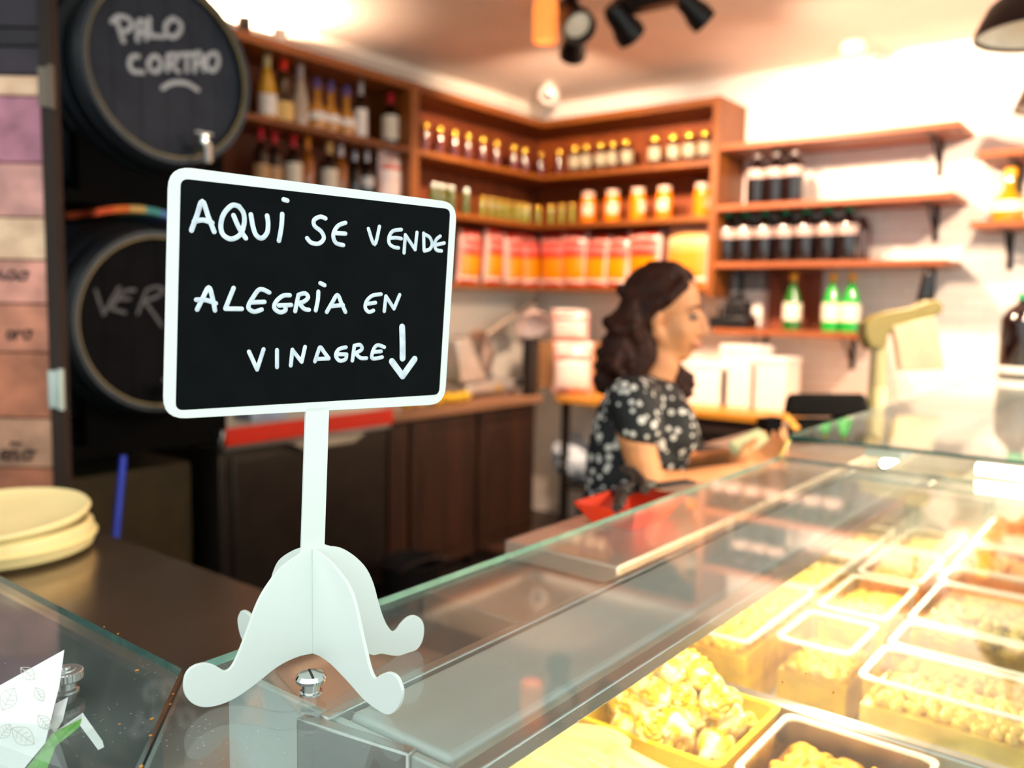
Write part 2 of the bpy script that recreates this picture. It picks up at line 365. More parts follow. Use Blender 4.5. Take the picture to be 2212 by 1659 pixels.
pane('glass_top',[(1.91,.692),(1.91,.05),(4.60,.05),(4.60,.692)],GZ+.032,GZ+.040,'slightly higher glass counter top at the far right end',ca)
# staff side bench and ledge
m_bench=mat('bench_steel','a58e7c',rough=.22,metal=.9,var=.1,scale=5)
sb=thing('steel_bench','brushed steel bench behind the left glass top, with the cream tubs on it','bench',(.69,1.6,0))
B().box(.43,.962,.72,2.35,.965,1.0).build('bench_top',m_bench,sb,world=True,bevel=.004)
B().box(.45,.93,.74,2.32,0.0,.965).build('bench_body',m_dsteel,sb,world=True)
m_ledge=mat('pink_steel','cdb3a5',rough=.3,metal=.6,var=.05)
sl=thing('staff_ledge','pale ledge behind the glass case, carrying the red tray','ledge',(2.3,.82,0))
B().box(1.197,4.3,.705,.945,1.085,1.12).build('upper_slab',m_ledge,sl,world=True,bevel=.004)
B().box(.97,4.3,.705,.93,1.04,1.085).build('lower_slab',mat('brown_steel','7d6657',rough=.3,metal=.6),sl,world=True,bevel=.004)
B().box(2.45,4.3,.946,1.16,1.085,1.12).build('wide_slab',m_ledge,sl,world=True,bevel=.004)
B().box(1.0,4.28,.71,.90,0,1.04).box(2.5,4.25,.90,1.12,0,1.085).build('support_body',m_cased,sl,world=True)
# ---------------------------------------------------------------- chalkboard sign
m_white=mat('white_plastic_board','eef3ee',rough=.32,var=.02,scale=12)
m_black=mat('chalkboard_black','060809',rough=.3,var=.35,scale=40,spec=.05)
m_chalk=mat('white_paint_marker','dfe9f4',rough=.6,var=.16,scale=120)
SC=Vector((.4665,.576,GZ)); axis=0; SA=R(-13.2)
SU=Vector((math.cos(SA),math.sin(SA),0)); SV=Vector((math.sin(SA),-math.cos(SA),0))  # SV: toward the viewer
def onplane(px,py,O,n):
    r=ray(px,py); c=Vector((0,0,CAMZ)); t=(O-c).dot(n)/r.dot(n); return c+r*t
def sg(px,py):
    p=onplane(px,py,SC,SV)-SC; return (p.dot(SU),p.z)
def z3(x,y): return (360+x/2.0766,860+y/2.0766)
def zb(x,y): return (340+x/2.8606,340+y/2.8606)
sign=thing('chalkboard_sign','white tabletop sign with a black chalkboard face and curled crossed feet','sign',SC)
# shape of one curled foot, in the plate's own plane
foot=[sg(*z3(*p)) for p in [(560,720),(505,765),(455,830),(415,895),(385,965),(355,1050),(325,1130),(300,1185),(280,1213),(258,1222),(235,1210),(205,1194),(165,1187),(120,1200),(88,1230),(75,1275),(80,1325),(110,1365),(160,1384),(220,1378),(290,1352),(360,1308),(420,1262),(480,1214),(540,1178),(600,1154)]]
foot=[(a,max(b,0.0)) for a,b in foot]
ctr=sg(*z3(657,1143)); axis=ctr[0]
foot=[sg(*z3(597,695))]+foot
foot=[tuple(v) for v in catmull([Vector(p) for p in foot],3)]
TH=.0032
def plate(outline,U,Vn,th,name,mats,parent,bev=.0004):
    pts=[SC+U*a+Z3*b-Vn*(th/2) for a,b in outline]
    return B().prism(pts,Vn*th).build(name,mats,parent,world=True,smooth=False,bevel=bev,seg=1)
rleg=[sg(*z3(*p)) for p in [(735,664),(765,667),(800,680),(850,715),(895,765),(925,830),(945,905),(965,970),(985,1015),(1010,1045),(1030,1038),(1050,1010),(1080,982),(1112,974),(1140,992),(1152,1030),(1145,1085),(1120,1125),(1080,1150),(1030,1155),(960,1144)]]
rleg=[(a,max(b,0)) for a,b in rleg]
tail=[(2*axis-a,b) for a,b in foot[-13:]][::-1]
tail=[p for p in tail if p[0]<rleg[-1][0]-.004]
right=tail+[tuple(v) for v in catmull([Vector(p) for p in rleg],3)][::-1]
post_w=.0107
lean=.042
ptl=(axis-post_w+lean*.115,.2385); ptr=(axis+post_w+lean*.115,.2385)
body=[(axis-post_w,.1185)]+foot+[(axis,ctr[1])]+right+[(axis+post_w,.1185),ptr,ptl]
plate(body,SU,SV,TH,'post_and_feet',m_white,sign)
# crossing plate (two more feet) reaching toward and away from the viewer
CV=Vector((-.03,-1,0)).normalized(); CN=Vector((1,-.03,0)).normalized()
def cg(px,py):
    p=onplane(px,py,SC+SU*axis,CN)-SC-SU*axis; return (p.dot(CV),p.z)
fc=[cg(*z3(*p)) for p in [(690,690),(720,714),(775,775),(820,840),(850,920),(870,1010),(890,1100),(912,1195),(928,1240),(944,1256),(962,1240),(1000,1228),(1035,1245),(1055,1285),(1062,1325),(1045,1385),(1005,1418),(960,1403),(890,1350),(820,1272),(740,1190),(690,1155)]]
fc=[(a,max(b,0)) for a,b in fc]
fc=[tuple(v) for v in catmull([Vector(p) for p in fc],3)]
front=[(.0016,.1165)]+[p for p in fc if p[0]>.002]+[(.0016,ctr[1])]
def cplate(o_): return B().prism([SC+SU*axis-CN*(TH/2)+CV*a+Z3*b for a,b in o_],CN*TH).build('cross_foot',m_white,sign,world=True,smooth=False,bevel=.0004,seg=1)
cplate(front); cplate([(-a,b) for a,b in front][::-1])
def rrect(c,rad,n=6):
    out=[]; m=len(c)
    for i in range(m):
        p=Vector(c[i]); a=(Vector(c[i-1])-p).normalized(); b=(Vector(c[(i+1)%m])-p).normalized()
        s,e=p+a*rad,p+b*rad
        for k in range(n+1):
            t=k/n; out.append(tuple((1-t)**2*s+2*t*(1-t)*p+t*t*e))
    return out
fr=rrect([sg(352,906),sg(959,873),sg(986,438),sg(364,357)],.017)
plate(fr,SU,SV,TH,'frame',m_white,sign)
inn=rrect([sg(378,886),sg(946,852),sg(970,452),sg(389,386)],.006)
pts=[SC+SU*a+Z3*b+SV*(TH/2) for a,b in inn]
pan=B().prism(pts,SV*.0004).build('chalkboard_panel',m_black,sign,world=True,smooth=False)
WORDS={'lettering_aqui':(.0036,[[(205,452),(238,362),(272,272),(308,365),(345,460)],[(222,398),(275,388),(332,405)],
  [(500,305),(455,298),(405,350),(386,420),(400,478),(450,505),(505,478),(530,410),(526,345),(495,302)],[(465,360),(500,440),(540,500)],
  [(572,355),(585,430),(605,482),(640,500),(672,465),(678,410),(672,362)],[(765,352),(760,430),(745,515)],[(774,262),(796,268)]]),
 'lettering_se':(.0034,[[(1032,378),(1000,368),(962,388),(965,425),(1005,458),(1022,500),(992,533),(945,528),(918,500)],
  [(1155,405),(1115,420),(1090,450),(1080,490),(1098,530),(1142,543)],[(1085,468),(1120,470),(1155,472)]]),
 'lettering_vende':(.0031,[[(1297,442),(1335,540),(1365,428)],[(1500,447),(1450,455),(1425,490),(1425,530),(1450,553),(1482,560)],[(1425,500),(1465,497),(1500,503)],
  [(1517,590),(1525,480)],[(1525,480),(1585,570)],[(1585,570),(1597,465)],[(1638,470),(1640,572)],[(1640,475),(1675,495),(1690,535),(1675,568),(1642,578)],
  [(1740,488),(1715,510),(1706,545),(1718,573),(1748,578)],[(1712,542),(1765,530)]]),
 'lettering_alegria':(.0034,[[(240,940),(275,870),(312,803),(335,870),(350,945)],[(235,880),(295,882),(355,902)],[(465,808),(440,870),(415,932)],[(415,935),(515,936)],
  [(685,835),(628,815),(585,865),(556,925),(590,953),(638,940)],[(575,896),(655,893)],[(812,852),(770,855),(728,890),(716,930),(750,956),(785,945),(782,920)],[(745,915),(820,912)],
  [(845,950),(865,850)],[(865,850),(905,840),(925,865),(900,890),(868,900)],[(872,903),(900,935),(930,942)],[(988,830),(985,880),(972,945)],[(1000,777),(1026,790)],
  [(1040,955),(1072,900),(1105,850),(1130,900),(1155,955)],[(1062,920),(1140,912)]]),
 'lettering_en':(.0032,[[(1375,845),(1320,855),(1285,890),(1278,930),(1300,955),(1328,946)],[(1290,905),(1340,898)],[(1395,950),(1405,858)],[(1405,858),(1455,935)],[(1455,935),(1490,850)]]),
 'lettering_vinagre':(.0032,[[(560,1200),(610,1310)],[(610,1310),(650,1185)],[(733,1190),(733,1295)],[(818,1285),(828,1188)],[(828,1190),(885,1262)],[(885,1262),(906,1170)],
  [(967,1260),(985,1205),(1000,1172),(1025,1205),(1052,1240)],[(980,1245),(1052,1242)],[(1158,1173),(1115,1185),(1095,1222),(1118,1255),(1155,1247),(1162,1218)],[(1162,1216),(1112,1216)],
  [(1198,1255),(1210,1165)],[(1210,1163),(1245,1158),(1257,1185),(1216,1210)],[(1216,1210),(1248,1238),(1285,1240)],[(1395,1172),(1360,1160),(1338,1170),(1322,1205),(1322,1242),(1382,1234)],[(1330,1202),(1375,1198)]]),
 'drawn_arrow':(.0056,[[(1505,1048),(1508,1150),(1508,1240)],[(1442,1260),(1508,1350)],[(1508,1350),(1582,1246)]])}
OB=SC+SV*(TH/2+.0004)
for nm,(wd,sts) in WORDS.items():
    b=B()
    for s_ in sts: b.stroke([sg(*zb(*p)) for p in s_],wd*1.1,OB,SU,Z3,SV)
    b.build(nm,m_chalk,sign,world=True,ang=80)
# ---------------------------------------------------------------- screws in the glass
m_chrome=mat('chrome','d8d8d6',rough=.12,metal=1,var=.03)
p=at(672,1497,z=GZ)
sc=thing('glass_screw','shiny slotted screw holding the glass under the sign','screw',p)
B().lathe([(0,0),(.0095,0),(.0095,.0015),(.0072,.002),(.0072,.0085),(.0092,.0095),(.0125,.0110),(.0128,.0135),(.0105,.0168),(0,.0172)],28).build('screw_head',m_chrome,sc)
B().box(-.0088,.0088,-.0009,.0009,.0165,.0175).build('slot',mat('dark_slot','1c1712',rough=.6),sc).rotation_euler=(0,0,R(62))
m_knob=mat('satin_nickel','c9cbc9',rough=.3,metal=.8)
p=at(143,1493,z=GZ)
tn=thing('knurled_screw','round knurled steel thumbscrew on the left glass top','screw',p)
prof=[(0,0),(.010,0),(.010,.002),(.0075,.003),(.0075,.010)]
B().lathe(prof+[(.0095,.011),(0,.011)],28).build('stem',m_knob,tn)
b=B(); n=64; vs=[];fs=[]
for z,k in ((.0105,.93),(.0115,1),(.0175,1),(.0185,.93)):
    vs+=[((.0135*k*(1+.02*(i%2)))*math.cos(2*math.pi*i/n),(.0135*k*(1+.02*(i%2)))*math.sin(2*math.pi*i/n),z) for i in range(n)]
for r_ in range(3):
    for i in range(n): fs.append((r_*n+i,r_*n+(i+1)%n,(r_+1)*n+(i+1)%n,(r_+1)*n+i))
fs.append(list(range(n))[::-1]); fs.append([3*n+i for i in range(n)])
b.add(vs,fs).build('knurled_cap',m_knob,tn,smooth=False)
B().lathe([(0,.0185),(.008,.0185),(.0075,.0195),(.004,.0196),(.0035,.0215),(0,.0222)],24).build('cap_dome',m_knob,tn)
# crumbs lying on the glass
m_crumb=mat('crumb','c98a3c',rough=.8,var=.4)
b=B()
for px,py,s_ in [(296,1450,2.2),(328,1555,2.4),(325,1590,1.6),(374,1500,1.4),(368,1522,1.2),(255,1370,1.5),(225,1355,1.3),(258,1565,1.2),(420,1460,1.1),(150,1690,1),(520,1480,.8),(1150,1257,1.6),(1020,1295,1.4),(980,1318,1.4),(1105,1432,1.6),(1690,1475,1.7),(1800,1497,1.8),(1740,1455,1.2),(305,1658,2.4)]:
    q=at(px,py,z=GZ); r_=.0006*s_
    b.sphere(q+Vector((0,0,r_*.6)),(r_*1.5,r_*.9,r_*.6),7,5,Matrix.Rotation(random.random()*6,4,'Z'))
tag(b.build('crumbs',m_crumb),'tiny brown crumbs scattered over the glass counter tops','crumbs',kind='stuff')
# ---------------------------------------------------------------- leaf-print paper
m_paper=mat('white_leaf_paper','ffffff',rough=.7,var=.01)
m_pgreen=mat('green_paper','6fc23c',rough=.6,var=.25,scale=40,stretch=(1,1,4))
m_print=mat('grey_leaf_print','c9c3b8',rough=.8)
pp=thing('folded_paper','white leaf-print paper folded with green sheets at the lower left','paper',at(60,1640,z=GZ))
def quadsheet(nm,px,m,parent,th=.0006,n=6):
    P=[onplane(x,y,pO+pN*o_,pN) for x,y,o_ in px]
    nrm=(P[1]-P[0]).cross(P[2]-P[0]).normalized()
    return B().prism(P,nrm*th).build(nm,m,parent,world=True,smooth=False)
pO=at(90,1560,d=.665); pN=Vector((-.70,-.62,.35)).normalized()
quadsheet('white_sheet',[(138,1404,0),(128,1480,.002),(97,1605,.004),(45,1668,.004),(-60,1668,0),(-60,1515,-.004),(0,1480,-.002)],m_paper,pp)
quadsheet('white_sheet',[(147,1506,-.012),(136,1555,-.01),(118,1585,-.008),(108,1570,-.008),(120,1520,-.012)],m_paper,pp)
quadsheet('green_sheet',[(112,1585,-.004),(176,1552,-.010),(172,1570,-.010),(120,1612,-.006),(100,1665,-.002),(48,1670,.002),(85,1625,0)],m_pgreen,pp)
quadsheet('white_sheet',[(120,1580,-.008),(178,1540,-.014),(176,1553,-.014),(122,1588,-.008)],m_paper,pp)
quadsheet('white_sheet',[(178,1540,-.012),(221,1601,-.004),(224,1614,-.003),(212,1620,-.003),(172,1566,-.010)],m_paper,pp)
PU=pN.cross(Z3).normalized()*-1; PV=PU.cross(pN)*-1
b=B()
for cx,cy,L_,a_ in [(18,1510,55,-62),(60,1455,40,40),(50,1590,60,35),(10,1580,40,-50),(85,1500,34,60),(95,1560,40,50)]:
    c,s_=math.cos(R(a_)),math.sin(R(a_))
    def tp(u,v):
        q=onplane(cx+u*c-v*s_,cy+u*s_+v*c,pO+pN*.0075,pN)-pO
        return (q.dot(PU),q.dot(PV))
    O2=pO+pN*.0075
    W_=L_*.32
    for sg_ in (1,-1):
        b.stroke([tp(-L_/2+L_*k/8,sg_*W_*math.sin(math.pi*k/8)) for k in range(9)],.0005,O2,PU,PV,pN,h=.0001)
    b.stroke([tp(-L_/2,0),tp(0,0),tp(L_/2,0)],.0005,O2,PU,PV,pN,h=.0001)
    for k in (-.25,-.05,.15):
        b.stroke([tp(k*L_,0),tp(k*L_+6,W_*.7)],.0004,O2,PU,PV,pN,h=.0001); b.stroke([tp(k*L_,0),tp(k*L_+6,-W_*.7)],.0004,O2,PU,PV,pN,h=.0001)
b.build('leaf_print',m_print,pp,world=True)
# ---------------------------------------------------------------- cream tubs on the bench
m_cream=mat('cream_plastic','fbeaae',rough=.35,var=.03,sss=0)
ctub=thing('cream_tub','round low cream tub on the steel bench, under a loose dish','tub',Vector((.742,1.955,1.0)))
B().lathe([(0,.0),(.160,.0),(.180,.012),(.185,.035),(.180,.058),(.172,.064),(.166,.062),(.160,.05),(0,.05)],48).build('bowl',m_cream,ctub)
B().loop([(.174,.028),(.188,.030),(.189,.036),(.174,.038)],48).build('rim_band',m_cream,ctub)
clid=B().lathe([(0,.004),(.10,.003),(.165,.0),(.178,.005),(.184,.016),(.180,.022),(.165,.016),(.10,.012),(0,.011)],48).build('cream_dish',m_cream,loc=Vector((.735,1.955,1.068)))
clid.rotation_euler=(R(2),R(-4),0); tag(clid,'thin round cream dish lying tilted on top of the cream tub','dish')
# ---------------------------------------------------------------- trays and tubs of food
m_tub=clear('clear_plastic',(.98,.955,.87),ior=1.45,rough=.05)
m_rim=mat('clear_plastic_rim','f4efe0',rough=.2,var=.02,coat=.3)
def rr(x0,x1,y0,y1,r,n=4):
    return [(a,b) for a,b in rrect([(x0,y0),(x1,y0),(x1,y1),(x0,y1)],r,n)]
def tub(x0,x1,y0,y1,z0,z1,label,name='food_tub',mbody=None,mrim=None,taper=.008,lip=.006,cat='tub',group='clear tubs in the lit case'):
    t=thing(name,label,cat,((x0+x1)/2,(y0+y1)/2,z0),group=group)
    g=.003; x0+=g;x1-=g;y0+=g;y1-=g
    def ring(i,z): return [(a,b,z) for a,b in rr(x0+i,x1-i,y0+i,y1-i,.018)]
    rings=[ring(taper,z0),ring(0,z1),ring(.002,z1),ring(taper+.002,z0+.002)]
    n=len(rings[0]); b=B(); vs=[p for r_ in rings for p in r_]; fs=[]
    for a,c in ((0,1),(2,3)):
        for i in range(n): fs.append((a*n+i,a*n+(i+1)%n,c*n+(i+1)%n,c*n+i))
    fs.append([i for i in range(n)][::-1]); fs.append([3*n+i for i in range(n)])
    b.add(vs,fs).build('tub_body',mbody or m_tub,t,world=True)
    o_,i_=ring(-lip*.3,z1-.002),ring(lip,z1-.002); o2,i2=ring(-lip*.3,z1+.002),ring(lip,z1+.002)
    vs=o_+i_+i2+o2; fs=[]
    for k in range(4):
        a=k*n; c=((k+1)%4)*n
        for i in range(n): fs.append((a+i,a+(i+1)%n,c+(i+1)%n,c+i))
    B().add(vs,fs).build('tub_rim',mrim or m_rim,t,world=True)
    return t
def heap(x0,x1,y0,y1,z0,z1,m,label,name,cat,r=.011,n=110,el=1.25,dome=.01):
    b=B(); bb=.007
    b.box(x0+bb,x1-bb,y0+bb,y1-bb,z0+.004,z1-r*1.2)
    for i in range(n):
        u,v=random.random(),random.random()
        q=Vector((x0+bb+r+(x1-x0-2*bb-2*r)*u,y0+bb+r+(y1-y0-2*bb-2*r)*v,z1-r*.8+dome*math.sin(math.pi*u)*math.sin(math.pi*v)+random.uniform(-.3,.3)*r))
        k=random.uniform(.8,1.15)
        b.sphere(q,(r*el*k,r*k,r*k*.9),8,6,Matrix.Rotation(random.random()*6,4,'Z')@Matrix.Rotation(random.uniform(-.6,.6),4,'Y'))
    return tag(b.build(name,m),label,cat,kind='stuff')
m_ol1=mat('green_olives','b8960c',rough=.25,var=.35,scale=25,coat=.4)
m_ol2=mat('olives_mixed','a08a10',rough=.25,var=.5,scale=30,coat=.4)
m_ol3=mat('pale_olives','e6b21c',rough=.25,var=.3,scale=30,coat=.4)
m_or=mat('orange_lupins','f59a00',rough=.3,var=.2,scale=25,coat=.4)
m_pic=mat('pickled_onions','f4cf6a',rough=.25,var=.2,scale=25,coat=.5)
m_mang=mat('orange_chunks','ff9000',rough=.4,var=.12,scale=25)
ZB,ZT=.868,1.0
T=[(1.37,1.54,.378,.505,'clear tub of green olives nearest the divider, middle column',m_ol1,.955,'olives'),
   (1.57,1.81,.376,.505,'second clear tub of olives in the middle column of the case',m_ol3,.978,'olives'),
   (1.832,2.06,.378,.508,'third tub of the middle column, full of orange pickles',m_or,.985,'pickles'),
   (2.08,2.30,.378,.508,'fourth tub of the middle column, with pale pickled onions',m_pic,.98,'pickles')]
V=[(1.311,1.652,.525,.668,'large clear tub of pale olives, left column nearest the divider',m_ol3,.982,'olives'),
   (1.662,1.935,.527,.668,'second clear tub of the left column, with pale pickles',m_pic,.98,'pickles'),
   (1.945,2.25,.527,.668,'third clear tub of the left column, with green olives',m_ol2,.98,'olives')]
U=[(1.302,1.455,.09,.352,'clear tub of pale pickled onions, right column nearest the divider',m_pic,.968,'pickles'),
   (1.466,1.60,.09,.352,'narrow tub of olives behind the pickled onions, right column',m_ol1,.945,'olives'),
   (1.61,1.872,.09,.355,'wide tub of mixed green and orange olives, right column',m_ol2,.98,'olives'),
   (1.882,2.0,.09,.362,'narrow tub of orange lupin beans, right column',m_or,.955,'lupins'),
   (2.01,2.235,.09,.362,'tub of bright orange lupins below the heaped fruit, right column',m_or,.985,'lupins')]
nsp={'olives':'olives','pickles':'pickled_vegetables','lupins':'lupin_beans'}
for x0,x1,y0,y1,lb,m_,zt,cat in T+V+U:
    tub(x0,x1,y0,y1,ZB,ZT,lb)
    n_=int(110*((x1-x0)*(y1-y0))/.022)
    heap(x0,x1,y0,y1,ZB,zt,m_,'heap of '+cat+' in the '+lb.split(',')[0].replace('clear ','').replace('of ','with ',1),nsp[cat],cat,r=.0095 if cat!='lupins' else .008,n=min(260,n_*2))
# heaped orange chunks at the far right
tub(2.25,2.55,.09,.365,ZB,ZT,'far tub heaped high with orange chunks at the right edge')
ock=B().box(-.012,.012,-.010,.010,-.009,.009)
oc0=None
for i in range(46):
    u,v=random.uniform(-1,1),random.uniform(-1,1)
    q=Vector((2.40+.115*u,.235+.10*v,1.0+.075*(1-max(abs(u),abs(v)))*random.random()+.004))
    if oc0 is None:
        oc0=ock.build('orange_chunk',m_mang,bevel=.004); o=oc0
    else: o=oc0.copy(); COL.objects.link(o)
    o.location=q; o.rotation_euler=(random.random()*3,random.random()*3,random.random()*3); o.scale=(1.5,1.5,1.5)
    tag(o,'bright orange chunk in the heap at the right edge of the case','fruit','orange chunks heaped in the far tub')
B().box(2.27,2.53,.11,.345,.872,.995)
tag(B().box(2.27,2.53,.11,.345,.872,.992).build('orange_fill',m_mang,bevel=.01),'layer of orange fruit filling the far tub below the heap','fruit',kind='stuff')
# front row: artichokes, fish, clear tray
m_ytray=mat('yellow_tray','f5c400',rough=.3,var=.05,coat=.3)
tub(.948,1.163,.408,.632,.872,.985,'yellow plastic tray heaped with artichoke hearts',name='yellow_tray',mbody=m_ytray,mrim=m_ytray,cat='tray',group='trays in the front row')
tub(.58,.935,.405,.640,.872,.955,'yellow tray of white fish slices at the bottom of the photo',name='yellow_tray',mbody=m_ytray,mrim=m_ytray,cat='tray',group='trays in the front row')
tub(.958,1.150,.20,.400,.872,.985,'clear square tray of orange food in front of the divider',name='clear_tray',cat='tray',group='trays in the front row')
heap(.962,1.146,.205,.396,.872,.958,mat('orange_salad','f5a52c',rough=.45,var=.3,scale=40),'orange shredded food in the clear square tray','salad','salad',r=.010,n=160,el=1.7)
m_art=mat('artichoke_heart','f6d21c',rough=.35,var=.25,scale=55,coat=.25)
_rp=[n for n in m_art.node_tree.nodes if n.type=='VALTORGB'][0].color_ramp.elements
_rp[0].color=(*srgb('e8b400'),1); _rp[0].position=.42; _rp[1].color=(*srgb('fff2b4'),1); _rp[1].position=.58  # ramp paints pale highlights and deeper yellow shade into the hearts
art=B().lathe([(0,-.020),(.006,-.020),(.007,-.010),(.015,-.004),(.020,.004),(.019,.012),(.011,.020),(0,.022)],12)
for rg,(rad,z,n,L_) in enumerate(((.0165,.008,7,.021),(.011,.014,6,.019),(.006,.019,4,.016))):
    for i in range(n):
        a=2*math.pi*i/n+rg*.4
        Mx=Matrix.Translation((rad*math.cos(a),rad*math.sin(a),z))@Matrix.Rotation(a,4,'Z')@Matrix.Rotation(R(16-rg*5),4,'Y')
        art.sphere((0,0,0),(.0045,.0095-rg*.0015,L_*.62),7,5,Mx)
a0=None
spots=[]
for lay,(zz,nn,sp) in enumerate(((.965,12,.092),(.99,12,.085),(1.018,9,.06),(1.045,4,.03))):
    for i in range(nn):
        a=2*math.pi*i/nn+lay*.5; rr_=sp*math.sqrt((i*7%nn+.5)/nn)
        spots.append((1.056+rr_*math.cos(a)*.95,.522+rr_*math.sin(a)*1.05,zz))
for q in spots:
    if a0 is None: a0=art.build('artichoke_heart',m_art); o=a0
    else: o=a0.copy(); COL.objects.link(o)
    o.location=q; o.rotation_euler=(random.uniform(-1.6,1.6),random.uniform(-1.6,1.6),random.random()*6); s_=random.uniform(.95,1.25); o.scale=(s_,s_,s_)
    tag(o,'pale yellow artichoke heart heaped in the yellow tray','artichoke','artichoke hearts in the yellow tray')
m_fish=mat('white_fish','d2b87c',rough=.4,var=.25,scale=60,stretch=(.4,1,1),coat=.3)
f0=None
for i in range(16):
    row=i%2
    if f0 is None:
        b=B(); nu,nv=9,5; vs=[]
        for s_ in (1,-1):
            for iu in range(nu):
                for iv in range(nv):
                    u=iu/(nu-1)*2-1; v=iv/(nv-1)*2-1
                    wv=.020*(1-.45*u*u)*(1-.25*(u+1)/2)
                    vs.append((u*.075,v*wv+.012*math.sin(u*2),s_*(.013*math.sqrt(max(.04,1-.94*v*v))*(1-.7*u**4))+.005*math.sin(u*3+v)))
        fs=[]
        for iu in range(nu-1):
            for iv in range(nv-1):
                a=iu*nv+iv; fs.append((a,a+nv,a+nv+1,a+1)); c=a+nu*nv; fs.append((c,c+1,c+nv+1,c+nv))
        for iu in range(nu-1):
            for iv in (0,nv-1):
                a=iu*nv+iv; c=a+nu*nv; fs.append((a,c,c+nv,a+nv) if iv==0 else (a,a+nv,c+nv,c))
        for iv in range(nv-1):
            for iu in (0,nu-1):
                a=iu*nv+iv; c=a+nu*nv; fs.append((a,a+1,c+1,c) if iu==0 else (a,c,c+1,a+1))
        f0=b.add(vs,fs).build('fish_slice',m_fish); o=f0
    else: o=f0.copy(); COL.objects.link(o)
    o.location=(.690+.0285*(i//2),.468+.115*row+random.uniform(-.012,.012),.948+.003*(i//2)+random.uniform(0,.020)+.02*math.sin(math.pi*(i//2)/8))
    o.rotation_euler=(R(-30)+random.uniform(-.35,.35),random.uniform(-.18,.18),R(70)+random.uniform(-.35,.35))
    tag(o,'white fish slice layered in the yellow tray at the bottom','fish','white fish slices in the yellow tray')
tag(B().box(.60,.915,.425,.62,.876,.918).build('fish_bed',m_fish,bevel=.012),'bed of white fish under the top slices','fish',kind='stuff')
# ---------------------------------------------------------------- red tray with tools on the staff ledge
m_redt=mat('red_tray_plastic','f0401c',rough=.35,var=.05)
rt=thing('red_tray','red plastic tray with black-handled tools on the staff ledge','tray',Vector((1.475,.845,1.12)))
b=B(); vs=[]
for (hx,hy,z) in ((.07,.045,0),(.105,.07,.045),(.101,.066,.045),(.067,.042,.005)): vs+=[(-hx,-hy,z),(hx,-hy,z),(hx,hy,z),(-hx,hy,z)]
fs=[]
for a,c in ((0,4),(4,8),(8,12)):
    for i in range(4): fs.append((a+i,a+(i+1)%4,c+(i+1)%4,c+i))
fs+=[(3,2,1,0),(12,13,14,15)]
b.add(vs,fs).build('tray_body',m_redt,rt,bevel=.004)
m_blk=mat('black_plastic','141214',rough=.4,var=.2)
for i,(dx,dy,a_) in enumerate(((-.03,.01,25),(.06,-.02,-20),(.08,.04,40))):
    k=thing('kitchen_tool',['black-handled tool lying across the left of the red tray','black-handled tool lying in the middle of the red tray','black-handled tool at the right end of the red tray'][i],'utensil',Vector((1.475+dx*.8,.845+dy*.6,1.168+.010*i)),R(a_),'black-handled tools in the red tray')
    B().tube([(-.09,0,0),(-.05,0,.006),(0,0,.008),(.02,0,.006)],[.010,.013,.012,.008],10).build('handle',m_blk,k)
    B().box(.015,.12,-.018,.018,.001,.007).build('blade',m_blk,k,bevel=.003)
# ---------------------------------------------------------------- barrels
m_barrel=mat('barrel_black_oak','262b33',rough=.42,var=.25,scale=8,stretch=(1,1,.1))
m_head=mat('barrel_head_slate','3b3d46',spec=.15,rough=.8,var=.14,scale=10)
m_chime=mat('barrel_chime_slate','3c434c',rough=.55,var=.2,scale=8)
m_hoop=mat('barrel_hoop','25272b',rough=.35,metal=.7)
m_rimtan=mat('barrel_rim_tan','a08a55',rough=.6,var=.2)
m_chalk2=mat('grey_chalk','c8c8cc',rough=.9,var=.2,scale=60)
m_chalk3=mat('faint_chalk','6b6a6e',rough=.9,var=.25,scale=60)
YB=2.90; BR=.325
def barrel(cx,cz,label,words,wd,cm,m_head):
    t=thing('wine_barrel',label,'barrel',(cx,YB,cz),group='black oak barrels')
    My=Matrix.Rotation(R(-90),4,'X')   # local z -> +y
    L_=.85
    prof=[(BR-.022,.04),(BR-.022,0),(BR-.004,0),(BR,.006)]+[(BR+.065*math.sin(math.pi*k/12),.006+L_*k/12) for k in range(1,12)]+[(BR,L_),(0,L_)]
    B().lathe(prof,56,My).build('staves',m_barrel,t)
    for k in (.07,.2,.62,.80):
        r0=BR+.065*math.sin(math.pi*k); 
        B().loop([(r0,L_*k-.022),(r0+.004,L_*k-.02),(r0+.006,L_*k+.02),(r0,L_*k+.022)],56,My).build('hoop',m_hoop,t)
    B().loop([(BR-.021,.004),(BR-.021,-.004),(BR-.003,-.004),(BR-.003,.004)],56,My).build('rim',m_chime,t)
    B().loop([(BR-.0265,.006),(BR-.0265,.0),(BR-.021,-.001),(BR-.021,.006)],56,My).build('inner_rim',m_rimtan,t)
    rh=BR-.026; n=6
    for i in range(n):
        a,c=-rh+2*rh*i/n+.0012,-rh+2*rh*(i+1)/n-.0012; pts=[]
        for k in range(7):
            u=a+(c-a)*k/6; pts.append((u,.032,math.sqrt(max(1e-6,rh*rh-u*u))))
        for k in range(7):
            u=c+(a-c)*k/6; pts.append((u,.032,-math.sqrt(max(1e-6,rh*rh-u*u))))
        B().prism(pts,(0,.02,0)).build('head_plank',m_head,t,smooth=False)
    O=Vector((cx,YB+.031,cz)); b=B()
    def q(px,py):
        v=at(px,py,y=O.y)-O; return (v.x,v.z)
    for s_ in words: b.stroke([q(*p) for p in s_],wd,O,X3,Z3,-Y3,h=.002)
    b.build('chalk_lettering',cm,t,world=True,ang=80)
    return t
c=at(371,152,y=YB)
def z1(l): return [[(x/2.962,y/2.962) for x,y in s_] for s_ in l]
